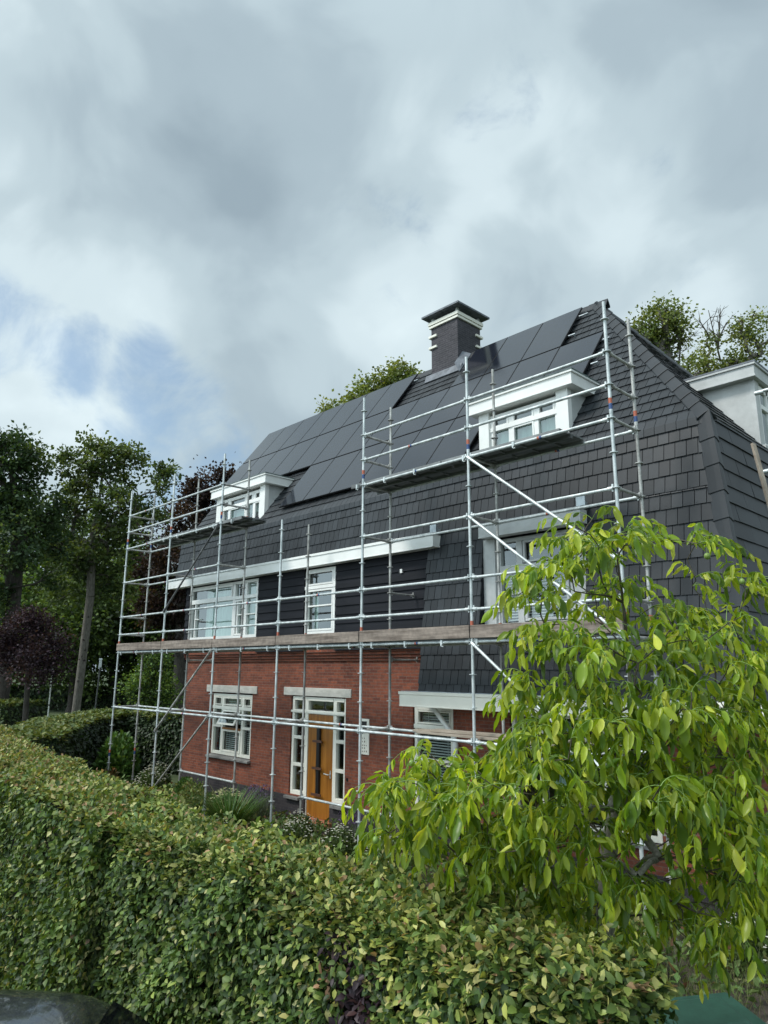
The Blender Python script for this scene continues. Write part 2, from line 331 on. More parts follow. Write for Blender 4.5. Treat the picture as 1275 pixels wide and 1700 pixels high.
def rdir(n):
    v = rng.normal(size=(n, 3)); return unit(v)
def pick(n, pal, jit=0.18):
    """pal: [(weight, rgb)]"""
    w = np.array([p[0] for p in pal], float); w /= w.sum(); c = np.array([p[1] for p in pal])
    i = rng.choice(len(pal), n, p=w); return np.clip(c[i]*(1+rng.normal(0, jit, (n, 1))), 0.004, 1)
def sn(p, s, seed=0):
    """cheap smooth noise, about -1..1"""
    p = np.asarray(p, float)*s + seed*7.3
    return (np.sin(p[..., 0]*1.7+p[..., 1]*0.9+1.3)*np.cos(p[..., 1]*1.3-p[..., 2]*1.9+seed) + np.sin(p[..., 0]*3.1-p[..., 2]*2.3+seed*2)*np.cos(p[..., 1]*2.7+0.5)*0.6 + np.sin(p[..., 0]*6.3+p[..., 1]*5.1+p[..., 2]*5.7)*0.3)/1.5

# ================================================================== ground
def sheet(name, x0, y0, x1, y1, z, m):
    mb = MB(); mb.add([(x0,y0,z),(x1,y0,z),(x1,y1,z),(x0,y1,z)], [(0,1,2,3)]); return struct(obj(name, mb, m))
sheet('ground', -700, -500, 500, 700, 0.0, 'lawn')
sheet('road', -700, -13.5, 500, -6.15, 0.004, 'asphalt')
sheet('garden_soil', -19.2, -4.6, -3.0, 1.56, 0.004, 'soil')
sheet('path', -3.0, -5.6, -1.1, 20, 0.008, 'gravel')
mb = MB(); mb.box(-60, -6.15, 0.0, 20, -6.0, 0.12); struct(obj('kerb', mb, 'paver', bev=0.01))
mb = MB()
for i in range(5): mb.box(-13.4+0.01, -1.9+i*0.66, 0.0, -12.2, -1.9+i*0.66+0.64, 0.05)
struct(obj('garden_path', mb, 'paver', bev=0.008))

# ================================================================== house
HX0, HX1 = -19.0, -3.95
HD = 8.5
house = thing('house', (-11.5, 5.0, 0), 'red brick house with dark tiled mansard roof, dormers and black solar panels, behind the scaffolding', 'house')
def wall_holes(mb, x0, x1, z0, z1, y0, y1, holes, mi=0):
    xs = sorted({x0, x1} | {h[0] for h in holes} | {h[1] for h in holes}); zs = sorted({z0, z1} | {h[2] for h in holes} | {h[3] for h in holes})
    xs = [x for x in xs if x0 <= x <= x1]; zs = [z for z in zs if z0 <= z <= z1]
    def inh(x, z): return any(h[0] < x < h[1] and h[2] < z < h[3] for h in holes)
    for j in range(len(zs)-1):
        run = None
        for i in range(len(xs)-1):
            solid = not inh((xs[i]+xs[i+1])/2, (zs[j]+zs[j+1])/2)
            if solid and run is None: run = xs[i]
            if run is not None and (not solid or i == len(xs)-2):
                e = xs[i+1] if solid else xs[i]
                mb.box(run, y0, zs[j], e, y1, zs[j+1], mi); run = None
H_LOW = [(-17.5, -15.55, 1.09, 2.70), (-13.9, -11.93, 0.53, 2.71), (-13.3, -12.4, 0.0, 0.53), (-9.92, -8.88, 0.6, 2.66), (-7.6, -5.0, 0.9, 2.66)]
mb = MB(); wall_holes(mb, HX0, HX1, 0.5, 3.5, 1.6, 1.9, H_LOW)
mb.box(HX0, 1.9, 0.5, HX0+0.3, HD, 3.5); mb.box(HX1-0.3, 1.9, 0.5, HX1, HD, 3.5); mb.box(HX0+.3, HD-0.3, 0.5, HX1-.3, HD, 3.5)
for k in range(4):                                            # corbelled courses under the boarding
    mb.box(HX0, 1.56-0.035*k, 3.5+0.0625*k, -9.4, 1.9, 3.5+0.0625*(k+1)-0.004)
obj('brick_wall', mb, 'brick', house)
mb = MB(); wall_holes(mb, HX0-0.003, HX1+0.003, 0.0, 0.497, 1.585, 1.9, H_LOW)
mb.box(HX0-0.003, 1.9, 0, HX0+0.3, HD, 0.497); mb.box(HX1-0.3, 1.9, 0, HX1+0.003, HD, 0.497)
obj('plinth', mb, 'plinth', house)
mb = MB(); mb.box(HX0+.4, 3.2, 0.05, HX1-.4, 3.3, 7.0); mb.box(HX0+.35, 1.95, 3.3, HX1-.35, 3.2, 3.4)
for x in (-14.7, -11.6, -10.3, -8.2, -4.6): mb.box(x, 1.95, 0.05, x+0.1, 3.2, 3.3)
obj('inner_wall', mb, 'interior', house)
# upper boarded wall
H_UP = [(-18.78, -15.26, 4.08, 5.64), (-13.28, -12.17, 4.08, 5.64), (-7.86, -5.85, 4.02, 5.64)]
mb = MB(); wall_holes(mb, HX0+.02, HX1, 3.75, 6.1, 1.47, 1.7, H_UP); mb.box(HX0+.02, 1.7, 3.5, HX0+.25, HD, 6.8)
obj('upper_wall', mb, 'board', house)
nb = 10; bh = (5.66-3.72)/nb
for a, b in ((-19.0, -18.80), (-15.24, -13.30), (-12.15, -9.2)):
    mb = MB()
    for k in range(nb):
        z0 = 3.72+k*bh; z1 = z0+bh+0.012
        mb.hexa([(a,1.415,z0),(b,1.415,z0),(b,1.468,z0),(a,1.468,z0),(a,1.445,z1),(b,1.445,z1),(b,1.468,z1),(a,1.468,z1)])
    obj('cladding', mb, 'board', house)

# ---- windows
def window(label, y, x0, x1, z0, z1, mull=(), trans=(), bars=(), m='cream', st=0.075, lab_name='window', blinds=(), curtains=(), dep=0.08, sill=None, parent=None):
    mb = MB()
    mb.box(x0, y, z0, x0+st, y+dep, z1); mb.box(x1-st, y, z0, x1, y+dep, z1)
    mb.box(x0+st, y+.003, z0, x1-st, y+dep, z0+st); mb.box(x0+st, y+.003, z1-st, x1-st, y+dep, z1)
    for x, w, a, b in mull: mb.box(x-w/2, y+.006, a or z0+st, x+w/2, y+dep-.003, b or z1-st)
    for z, h, a, b in trans: mb.box((a or x0-0.015), y-.012, z-h/2, (b or x1+0.015), y+dep-.006, z+h/2)
    for (a, b, c, d, t) in bars:                               # opening sashes: inner frames
        mb.box(a, y-.008, c, a+t, y+.05, d); mb.box(b-t, y-.008, c, b, y+.05, d)
        mb.box(a+t, y-.006, c, b-t, y+.05, c+t); mb.box(a+t, y-.006, d-t, b-t, y+.05, d)
    w = obj(lab_name, mb, m, parent or house, bev=0.006)
    if label: w['label'] = label
    mb = MB(); mb.add([(x0+st*.8,y+.065,z0+st*.8),(x1-st*.8,y+.065,z0+st*.8),(x1-st*.8,y+.065,z1-st*.8),(x0+st*.8,y+.065,z1-st*.8)], [(0,1,2,3)]); obj('pane', mb, 'glass', w)
    for a, b, c, d in blinds:
        mb = MB(); z = c
        while z < d:
            mb.hexa([(a,y+.13,z),(b,y+.13,z),(b,y+.165,z+.018),(a,y+.165,z+.018),(a,y+.13,z+.004),(b,y+.13,z+.004),(b,y+.165,z+.022),(a,y+.165,z+.022)]); z += 0.05
        for x in (a+(b-a)*.2, a+(b-a)*.8): mb.box(x-.004, y+.12, c, x+.004, y+.124, d)
        obj('blind', mb, 'blind', w)
    for a, b, c, d in curtains:
        mb = MB(); n = max(6, int((b-a)*14)); vs = []; fs = []
        for i in range(n+1):
            yy = y+.2+0.035*math.sin(i*1.9)+0.015*math.sin(i*.7); xx = a+(b-a)*i/n; vs += [(xx, yy, c), (xx, yy, d)]
        for i in range(n): fs.append((2*i, 2*i+2, 2*i+3, 2*i+1))
        mb.add(vs, fs, smooth=True); obj('curtain', mb, 'curtain', w)
    if sill:
        mb = MB(); mb.hexa([(x0-.06,y-.13,z0-.09),(x1+.06,y-.13,z0-.09),(x1+.06,y+.02,z0-.09),(x0-.06,y+.02,z0-.09),(x0-.06,y-.13,z0-.045),(x1+.06,y-.13,z0-.045),(x1+.06,y+.02,z0-.012),(x0-.06,y+.02,z0-.012)])
        obj('sill', mb, sill, w, bev=0.005)
    return w
window('wide upper window with pale green curtains', 1.44, -18.75, -15.28, 4.10, 5.60,
       mull=((-18.45, .05, None, 5.12), (-16.42, .11, None, None), (-15.84, .11, None, None), (-16.22, .05, 4.15, 5.1)), trans=((5.16, .09, None, None), (4.70, .03, -16.2, -15.9), (4.70, .03, -15.78, -15.36), (4.68, .03, -18.42, -18.2)),
       bars=((-16.34, -15.9, 4.17, 5.10, .045), (-18.68, -16.5, 5.2, 5.53, .04)), m='white', curtains=((-18.15, -16.5, 4.1, 5.55), (-16.2, -15.4, 4.1, 5.55)), dep=.1)
window('narrow upper window with a glazed top light', 1.43, -13.26, -12.17, 4.10, 5.60, trans=((5.17, .08, None, None), (4.74, .035, -13.18, -12.25), (4.40, .03, -13.18, -12.25)),
       bars=((-13.19, -12.24, 4.17, 5.12, .045), (-13.19, -12.24, 5.22, 5.54, .04)), m='white', curtains=((-13.15, -12.95, 4.1, 5.1),), dep=.1)
window('upper window between roof tiles, blinds down', 1.47, -7.66, -6.12, 4.05, 5.62, mull=((-7.19, .13, None, None),), trans=((5.07, .12, None, None), (4.62, .03, -7.5, -7.25), (4.62, .03, -7.1, -6.2)),
       bars=((-7.1, -6.22, 4.14, 5.0, .05), (-7.1, -6.22, 5.15, 5.54, .04)), m='greypaint', blinds=((-7.55, -6.2, 4.12, 4.95),), dep=.1)
mb = MB(); mb.box(-7.93, 1.40, 3.98, -7.663, 1.5, 5.64); mb.box(-6.117, 1.40, 3.98, -5.84, 1.5, 5.64); mb.box(-7.663, 1.38, 3.96, -6.117, 1.5, 4.047)
obj('window_surround', mb, 'greypaint', house, bev=.005)
window('ground floor window left of the door, small sash tilted open', 1.63, -17.48, -15.57, 1.12, 2.66,
       mull=((-17.0, .09, None, None), (-16.03, .09, None, None)), trans=((2.31, .085, None, None), (1.83, .06, -17.41, -17.05), (1.83, .06, -15.98, -15.64)),
       bars=((-16.95, -16.08, 2.37, 2.58, .035), (-16.95, -16.08, 1.20, 1.76, .05), (-17.40, -17.05, 2.37, 2.58, .03), (-15.98, -15.65, 2.37, 2.58, .03)),
       blinds=((-16.95, -16.08, 1.2, 1.75), (-16.95, -16.08, 1.9, 2.3), (-15.95, -15.68, 1.2, 1.8), (-16.9, -16.1, 2.4, 2.56)), curtains=((-17.4, -17.1, 1.2, 2.25),), sill='paver')
mb = MB()                                                     # tilted top hung sash
zt, zb, yo = 2.26, 1.90, 0.17
def q(x, t): return (x, 1.62-yo*(1-t)-.03*(1-t), zb+(zt-zb)*t)
for a, b, c, d in ((-16.93, -16.10, 0, .13), (-16.93, -16.10, .87, 1), (-16.93, -16.87, .13, .87), (-16.16, -16.10, .13, .87)):
    p = [q(a, c), q(b, c), q(b, d), q(a, d)]; mb.hexa([p[0], p[1], (p[1][0], p[1][1]+.04, p[1][2]), (p[0][0], p[0][1]+.04, p[0][2]), p[3], p[2], (p[2][0], p[2][1]+.04, p[2][2]), (p[3][0], p[3][1]+.04, p[3][2])])
ws = obj('open_sash', mb, 'cream', house)
mb = MB(); mb.add([q(-16.87, .13), q(-16.16, .13), q(-16.16, .87), q(-16.87, .87)], [(0, 1, 2, 3)]); obj('pane', mb, 'glass', ws)
mb = MB(); mb.box(-16.94, 1.615, 1.765, -16.09, 1.66, 1.81); obj('sash_rail', mb, 'door', house)
window('ground floor window beside the white downpipe, blinds down', 1.63, -9.9, -8.9, 0.62, 2.63, trans=((2.25, .08, None, None), (1.62, .1, None, None)), bars=((-9.82, -8.98, 2.30, 2.55, .03),),
       blinds=((-9.82, -8.98, .7, 1.56), (-9.82, -8.98, 1.7, 2.2), (-9.8, -9.0, 2.32, 2.54)), sill='paver')
window('wide ground floor window behind the walnut tree', 1.63, -7.58, -5.02, 0.92, 2.63, mull=((-7.0, .1, None, None), (-5.9, .1, None, None)), trans=((2.25, .08, None, None),), curtains=((-6.9, -6.5, 1, 2.5),), sill='paver')
mb = MB(); mb.box(-17.78, 1.57, 2.70, -15.33, 1.9, 2.885); obj('lintel', mb, 'concrete', house, bev=.008)
mb = MB(); mb.box(-14.18, 1.57, 2.715, -11.74, 1.9, 2.90); obj('lintel', mb, 'concrete', house, bev=.008)
# ---- door with side lights
mb = MB(); y = 1.63; d = .09
for x0, x1, z0 in ((-13.88, -13.80, .53), (-13.40, -13.28, .1), (-12.38, -12.27, .1), (-12.01, -11.94, .53)): mb.box(x0, y, z0, x1, y+d, 2.69)
for z0, z1 in ((2.32, 2.40), (2.61, 2.69)):
    for a, b in ((-13.80, -13.40), (-13.28, -12.38), (-12.27, -12.01)): mb.box(a, y-.01, z0, b, y+d-.004, z1)
mb.box(-13.93, y-.03, 2.335, -11.9, y-.012, 2.385)
for a, b in ((-13.80, -13.40), (-12.27, -12.01)):
    mb.box(a, y-.004, .53, b, y+d-.004, .62)
    for z in (1.18, 1.78): mb.box(a, y-.004, z-.035, b, y+d-.004, z+.035)
df = obj('door_frame', mb, 'cream', house, bev=.006)
mb = MB()
for a, b, c, e in ((-13.82, -13.38, .6, 2.64), (-12.29, -11.99, .6, 2.64), (-13.3, -12.36, 2.4, 2.64)): mb.add([(a,y+.06,c),(b,y+.06,c),(b,y+.06,e),(a,y+.06,e)], [(0,1,2,3)])
obj('pane', mb, 'glass', df)
for a, b in ((-13.96, -13.42), (-12.3, -11.86)):
    mb = MB(); mb.box(a, y-.13, .44, b, y-.04, .50); obj('sill', mb, 'paver', df, bev=.005)
mb = MB(); mb.box(-13.275, y+.02, .13, -12.385, y+.08, 2.315)
dr = obj('door', mb, 'door', house, bev=.004)
mb = MB(); mb.box(-12.91, y-.035, .62, -12.81, y+.019, 2.08); obj('door_strip', mb, 'dark', dr)
mb = MB()
for z in (.60, 1.15, 1.72): mb = MB(); mb.box(-13.03, y-.06, z, -12.70, y-.036, z+.05); obj('door_bar', mb, 'rust', dr)
mb = MB(); mb.tube((-12.46, y+.02, 1.08), (-12.46, y-.06, 1.08), .012); mb.tube((-12.46, y-.055, 1.08), (-12.60, y-.055, 1.09), .011); mb.box(-12.475, y+.01, 1.0, -12.445, y+.019, 1.16); obj('door_handle', mb, 'galv', dr)
mb = MB(); mb.box(-13.35, 1.45, .02, -12.3, 1.75, .125); obj('doorstep', mb, 'terracotta', house, bev=.01)
# ---- number sign by the door
mb = MB(); mb.box(-11.41, 1.575, 1.60, -11.16, 1.6, 2.31); sg = obj('name_sign', mb, 'cream', house, bev=.004)
mb = MB(); mb.box(-11.375, 1.572, 2.03, -11.225, 1.5755, 2.26)
obj('sign_inset', mb, 'dark', sg)
mb = MB(); r2 = random.Random(4)
for zz, k in ((1.93, 2), (1.86, 2), (1.79, 3), (1.73, 2), (1.67, 3)):
    for i in range(k): mb.box(-11.36+i*.06, 1.572, zz-.02, -11.345+i*.06+r2.random()*.015, 1.5745, zz+r2.random()*.015)
obj('sign_lettering', mb, 'plank', sg)['kind'] = 'stuff'
mb = MB(); mb.box(-11.86, 1.58, 1.02, -11.82, 1.6, 1.08); obj('doorbell', mb, 'dark', house)
mb = MB(); mb.box(-10.08, 1.40, 5.24, -10.02, 1.44, 5.32); obj('wall_sensor', mb, 'white', house)

# ---- gutters, fascias
def fascia(x0, x1, yf, yb, z0, z1, m='white', flashing=True):
    mb = MB(); mb.box(x0, yf, z0, x1, yf+.03, z1-.035); mb.box(x0-.012, yf-.02, z1-.055, x1+.012, yf+.035, z1); mb.box(x0, yf+.03, z0+.006, x1, yb, z0+.03)
    mb.box(x0, yf-.008, z0-.002, x1, yf+.028, z0+.022)
    mb.box(x0, yf+.03, z0+.03, x0+.02, yb, z1-.035); mb.box(x1-.02, yf+.03, z0+.03, x1, yb, z1-.035)
    mb.box(x0, yf+.035, z1-.012, x1, yb, z1+.008, 1)
    return obj('gutter', mb, [m, 'zinc'], house, bev=.004)
fascia(-19.74, -8.98, 1.20, 1.44, 5.63, 5.91)
fascia(-7.86, -5.78, 1.19, 1.40, 5.635, 5.90, 'greypaint')
g1 = fascia(-9.55, -3.25, 0.86, 1.60, 2.66, 2.925, 'cream')
mb = MB(); mb.box(-3.6, 0.86, 2.66, -3.22, 0.9, 2.9); mb.box(-3.25, 0.9, 2.66, -3.22, HD+1, 2.9); mb.box(-3.95, 0.9, 2.67, -3.25, HD+1, 2.70); mb.box(-3.9, 0.93, 2.705, -3.26, 1.58, 2.895); mb.box(-3.95, 1.6, 2.70, -3.5, HD+1, 2.91); obj('side_gutter', mb, 'cream', house)
for x in (-9.03, -5.83):
    mb = MB(); mb.box(x, 1.17, 5.9, x+.16, 1.2, 6.05); mb.box(x+.05, 1.2, 5.9, x+.07, 1.4, 6.0); obj('gutter_bracket', mb, 'zinc', house)
mb = MB(); mb.poly([(-9.25, 1.38, 2.70), (-8.78, 1.48, 2.15), (-8.75, 1.50, 2.05), (-8.75, 1.50, 0.0)], .045, n=12)
for z in (.5, 1.3, 1.95): mb.tube((-8.75, 1.5, z), (-8.75, 1.5, z+.05), .055, n=12)
obj('downpipe', mb, 'white', house)

# ---- roof geometry
ZB, YB, SL, ST = 7.02, 1.57, 1.30, 0.11     # break height, break depth, upper slope, lean of the steep part
YR = 5.05; ZR = ZB+SL*(YR-YB); XB = -3.80; XR = XB-(YR-YB); XL = -19.75
def steep_y(z): return YB-ST*(ZB-z)
def cut(mb, planes):
    bm = bmesh.new(); cl = bm.verts.layers.float_color.new('col')
    vs = [bm.verts.new(p) for p in mb.v]
    for v, c in zip(vs, mb.c): v[cl] = (*c, 1)
    for f in mb.f: bm.faces.new([vs[i] for i in f])
    for co_, no in planes:
        r = bmesh.ops.bisect_plane(bm, geom=bm.verts[:]+bm.edges[:]+bm.faces[:], plane_co=co_, plane_no=no, clear_outer=True)
        ed = [e for e in r['geom_cut'] if isinstance(e, bmesh.types.BMEdge)]
        if ed: bmesh.ops.edgeloop_fill(bm, edges=ed) if False else bmesh.ops.holes_fill(bm, edges=ed, sides=8)
    return bm
def tiles(org, U, V, Nn, u0, u1, v0, v1, tw=0.172, ex=0.262, vorg=0.0):
    """courses of flat tiles: U along the course, V up the slope, Nn out of the roof"""
    mb = MB(); org, U, V, Nn = [np.array(a, float) for a in (org, U, V, Nn)]
    r = random.Random(int(abs(u0*31+v0*17))+5)
    k0 = math.floor((v0-vorg)/ex)
    k = k0
    while vorg+k*ex < v1-0.02:
        a = max(vorg+k*ex, v0); b = min(vorg+(k+1)*ex+.03, v1+.03)
        off = (k % 2)*tw*0.5; i = math.floor((u0-off)/tw)
        while off+i*tw < u1:
            c = max(off+i*tw+.005, u0); d = min(off+(i+1)*tw-.005, u1)
            if d-c > .01:
                lift = .034+r.uniform(-.003, .004); t = r.uniform(-.003, .003); g = 0.025*(1+r.uniform(-.25, .35))
                P = lambda u, v, n: org+U*u+V*v+Nn*n
                mb.hexa([P(c, a, 0), P(d, a, 0), P(d, b, 0), P(c, b, 0), P(c, a+t, lift), P(d, a+t, lift), P(d, b+t, .012), P(c, b+t, .012)], 0, (g*.92, g*1.05, g*1.20))
            i += 1
        k += 1
    return mb
def roofobj(name, parts, parent=house, mname='tile'):
    bm = bmesh.new(); 
    me = bpy.data.meshes.new(name)
    tmp = bpy.data.meshes.new('tmp')
    for mb, planes in parts:
        b2 = cut(mb, planes); b2.to_mesh(tmp); bm.from_mesh(tmp); b2.free(); tmp.clear_geometry()
    bmesh.ops.recalc_face_normals(bm, faces=bm.faces)
    bm.to_mesh(me); bm.free(); bpy.data.meshes.remove(tmp); me.materials.append(MT[mname]); return link(name, me, parent)
cs = math.hypot(1, ST); SV = np.array([0, ST, 1])/cs; SN = np.array([0, -1, ST])/cs
def sv(z): return (z-ZB)*cs                      # slope coordinate from height
hipS = ((XB, YB, ZB), (1, -0.0, ST*1.0))         # filled in below
# hip planes (x + y = const for the upper part, mirrored lean for the steep part): keep x <= XB + (YB - y)
hip_front = ((XB, YB, ZB), (1, 1, 0)); hip_side = ((XB, YB, ZB), (-1, -1, 0)); hip_back = ((XB, 2*YR-YB, ZB), (-1, 1, 0)); 
ridge_pl = ((0, YR, ZR), (0, 1, 0))
vl = 0.3/ (math.hypot(1, SL)*(YR-YB))
LN = Vector((-(SL), 0, 0)); 
leftlean = ((-19.70, YB, ZB), (-1, 0.55/(YR-YB)*-1.0, 0))
S0 = (0, YB, ZB); v59 = sv(5.90)
parts = []
def st(x0, x1, z0, z1, planes=()): parts.append((tiles(S0, (1, 0, 0), SV, SN, x0, x1, sv(z0), sv(z1), vorg=-0.05), list(planes)))
st(-19.74, XB+.6, 5.90, 7.0, [hip_front])
st(-9.30, -7.92, 2.93, 5.90)
st(-5.80, XB+.6, 2.93, 5.90, [hip_front])
st(-7.92, -5.80, 2.93, 3.98)
roofobj('steep_roof', parts)
mb = MB()
mb.add([(XL, YB+.03, ZB), (XB-.02, YB+.03, ZB), (XB-.02, steep_y(5.9)+.03, 5.9), (XL, steep_y(5.9)+.03, 5.9)], [(0,1,2,3)])
for a, b, z0, z1 in ((-9.28, -7.93, 2.92, 5.9), (-5.80, -3.8+.1, 2.92, 5.9), (-7.93, -5.80, 2.92, 3.98)):
    mb.add([(a, steep_y(z1)+.02, z1), (b, steep_y(z1)+.02, z1), (b, steep_y(z0)+.02, z0), (a, steep_y(z0)+.02, z0)], [(0,1,2,3)])
for x in (-9.29, -7.925, -5.805):                                # cheeks of the recesses
    zt = 5.9; mb.add([(x, steep_y(2.93)-.02, 2.93), (x, steep_y(zt)-.02, zt), (x, 1.6, zt), (x, 1.6, 2.93)], [(0,1,2,3)])
obj('roof_underlay', mb, 'board', house)
cu = math.hypot(1, SL); UV_ = np.array([0, 1, SL])/cu; UN = np.array([0, -SL, 1])/cu; VL = (YR-YB)*cu
# shallow front roof; the dormer footprints are cut out
D_L, D_R = (-18.34, -15.80), (-8.32, -6.30)
vd0, vd1 = 0.0, (8.42-ZB)/SL*cu
segs = [(-20.4, D_L[0], 0, VL), (D_L[0], D_L[1], vd1, VL), (D_L[1], D_R[0], 0, VL), (D_R[0], D_R[1], vd1, VL), (D_R[1], XB, 0, VL)]
segs += [(D_L[0], D_L[1], 0, .27), (D_R[0], D_R[1], 0, .27)]
lean = ((-19.66, YB, ZB), (-1, -0.62/(YR-YB), 0))
roofobj('front_roof', [(tiles(S0, (1, 0, 0), UV_, UN, a, b, c, d), [hip_front, lean]) for a, b, c, d in segs])
# side roof
SSV = np.array([-ST, 0, 1])/cs; SSN = np.array([1, 0, ST])/cs; SUV = np.array([-1, 0, SL])/cu; SUN_ = np.array([SL, 0, 1])/cu
YE = 2*YR-YB
dy0, dy1 = 3.95, 5.95
parts = [(tiles((XB, 0, ZB), (0, 1, 0), SSV, SSN, YB-.6, YE+.6, sv(2.93), 0, tw=0.9, ex=.262, vorg=-.05), [hip_side, hip_back])]
roofobj('side_steep_roof', parts)
parts = [(tiles((XB, 0, ZB), (0, 1, 0), SUV, SUN_, a, b, c, d), [hip_side, hip_back]) for a, b, c, d in ((YB-.1, dy0, 0, VL), (dy0, dy1, vd1, VL), (dy1, YE+.1, 0, VL))]
roofobj('side_roof', parts)
mb = MB(); mb.add([(XR, YR, ZR-.03), (XB, YB+.03, ZB-.02), (-19.6, YB+.03, ZB-.02), (-20.2, YR, ZR-.03)], [(0,1,2,3)])
mb.add([(XR, YR, ZR-.03), (XB-.02, YB+.03, ZB-.02), (XB-.02, YE-.03, ZB-.02)], [(0,1,2)])
mb.add([(XR, YR, ZR-.03), (XB-.02, YE, ZB-.02), (-19.6, YE, ZB-.02), (-20.2, YR, ZR-.03)], [(0,1,2,3)])
xb2 = XB+ST*(ZB-2.9)
mb.add([(XB-.02, YB, ZB), (XB-.02, YE, ZB), (xb2-.03, YE+.45, 2.9), (xb2-.03, YB-.42, 2.9)], [(0,1,2,3)])
mb.add([(XB, YE, ZB), (-19.6, YE, ZB), (-19.6, YE+.45, 2.9), (xb2, YE+.45, 2.9)], [(0,1,2,3)])
mb.add([(-19.55, YB+.05, ZB), (-20.1, YR, ZR-.05), (-19.55, YE, ZB)], [(0,1,2)]); mb.add([(-19.0, 1.5, 3.5), (-19.0, HD, 3.5), (-19.55, YE, ZB), (-19.55, YB+.05, ZB)], [(0,1,2,3)])
obj('roof_core', mb, 'board', house)
# kinked tiles along the break
mb = MB(); r = random.Random(3); x = -19.74
while x < XB-.1:
    g = .033*(1+r.uniform(-.2, .22)); c = (g*.92, g*1.05, g*1.20); a, b = x+.004, min(x+.168, XB-.02); x += .172
    if D_L[0]-.1 < a < D_L[1] or False: pass
    p1 = (YB-.045-ST*.12, ZB-.12); p2 = (YB-.045, ZB+.005); p3 = (YB+.065, ZB+.155)
    for (ya, za), (yb, zb) in ((p1, p2), (p2, p3)): mb.hexa([(a,ya,za),(b,ya,za),(b,ya+.03,za),(a,ya+.03,za),(a,yb,zb),(b,yb,zb),(b,yb+.03,zb-.01),(a,yb+.03,zb-.01)], 0, c)
obj('break_course', mb, 'tile', house)
# hip and ridge caps
def capsobj(name, p, q, n, wa, wb, wid=.165, lift=.055):
    """angled cap tiles over an edge; wa and wb point down the two roof faces"""
    mb = MB(); p, q = np.array(p, float), np.array(q, float); rr = random.Random(9); h = unit(q-p)
    wa = unit(np.array(wa, float)-h*(h@np.array(wa, float))); wb = unit(np.array(wb, float)-h*(h@np.array(wb, float))); up = unit(-(wa+wb))
    for i in range(n):
        a = p+(q-p)*i/n; b = p+(q-p)*((i+1)/n+.012); g = .027*(1+rr.uniform(-.15, .25)); k0, k1 = 1.08, .92
        sec = []
        for o, k, e in ((a, k0, .022), (b, k1, 0.0)):
            c = o+up*(lift+e); sec.append([c+wa*wid*k-up*.02, c+wa*wid*.45*k+up*.008, c+up*.018, c+wb*wid*.45*k+up*.008, c+wb*wid*k-up*.02])
        vs = sec[0]+sec[1]+[v-up*.045 for v in sec[0]]+[v-up*.045 for v in sec[1]]; col = (g*.92, g*1.05, g*1.20)
        fs = [(k, k+1, k+6, k+5) for k in range(4)]+[(k+10, k+15, k+16, k+11) for k in range(4)]+[(k+10, k+11, k+1, k) for k in range(4)]+[(k+5, k+6, k+16, k+15) for k in range(4)]+[(0, 5, 15, 10), (4, 14, 19, 9)]
        mb.add(vs, fs, 0, col)
    return obj(name, mb, 'tile', house, bev=.006)
capsobj('hip_caps', (XB, YB, ZB), (XR, YR, ZR), 17, (1, -1, -1.3), (1, 0, 0) if False else (1.3, .6, -.2)) if False else None
dF, dS = np.array([1, 0, 0.0]), np.array([0, 1, 0.0])          # horizontals lying in the front and side faces, away from the hip
capsobj('hip_caps', (XB, YB, ZB), (XR, YR, ZR), 18, -dF, dS)
capsobj('steep_hip_caps', (xb2-.02, steep_y(2.92)+.02, 2.92), (XB, YB, ZB+.02), 10, -dF, dS, wid=.19)
capsobj('back_hip_caps', (XB, YE, ZB), (XR, YR, ZR), 18, -dF, -dS)
capsobj('ridge_caps', (-20.25, YR, ZR), (XR+.1, YR, ZR), 40, (0, -1, -SL), (0, 1, -SL))
mb = MB(); mb.box(-20.0, 1.45, 7.15, -15.4, 1.52, 7.2); 
# verge board on the left
mb = MB(); mb.prism([(YB-.06, ZB-.1), (YB+.0, ZB-.25), (YR, ZR-.3), (YR, ZR+.02)], -19.72, -19.66, 'x'); 

# ---- solar panels
PX0, PW = -20.23, 1.054
def panel(k, row):
    mb = MB(); v0 = VL-.07-1.71*(row+1)-.02*row; v1 = v0+1.69; x0 = PX0+k*PW+.008; x1 = x0+PW-.016; n0, n1 = .10, .14
    O = np.array((0, YB, ZB)); P = lambda u, v, n: O+np.array([u, 0, 0])+UV_*v+UN*n
    mb.hexa([P(x0,v0,n0),P(x1,v0,n0),P(x1,v1,n0),P(x0,v1,n0),P(x0,v0,n1),P(x1,v0,n1),P(x1,v1,n1),P(x0,v1,n1)], 1)
    e = .012; mb.add([P(x0+e,v0+e,n1+.002),P(x1-e,v0+e,n1+.002),P(x1-e,v1-e,n1+.002),P(x0+e,v1-e,n1+.002)], [(0,1,2,3)], 0)
    mb.uv = [(0,0,0)]*8+[(0,0,0),(1,0,0),(1,1,0),(0,1,0)]
    obj('solar_panel', mb, ['panel', 'panelframe'], house)
for k in list(range(0, 7))+[9, 10, 11]: panel(k, 0)
for k in range(13): panel(k, 1)
for k in range(5, 11): panel(k, 2)
for v, a, b in ((VL-.4, -12.85, -12.7), (VL-.45, -7.57, -7.35), (VL-2.1, -6.5, -6.35), (VL-3.0, -6.5, -6.35), (VL-1.3, -7.57, -7.4)):
    mb = MB(); O = np.array((0, YB, ZB)); p = O+UV_*v; mb.tube(p+UN*.09+np.array([a, 0, 0]), p+UN*.09+np.array([b, 0, 0]), .02); mb.tube(p+UN*.02+np.array([b-.04, 0, 0]), p+UN*.09+np.array([b-.04, 0, 0]), .015)
    obj('panel_bracket', mb, 'zinc', house)

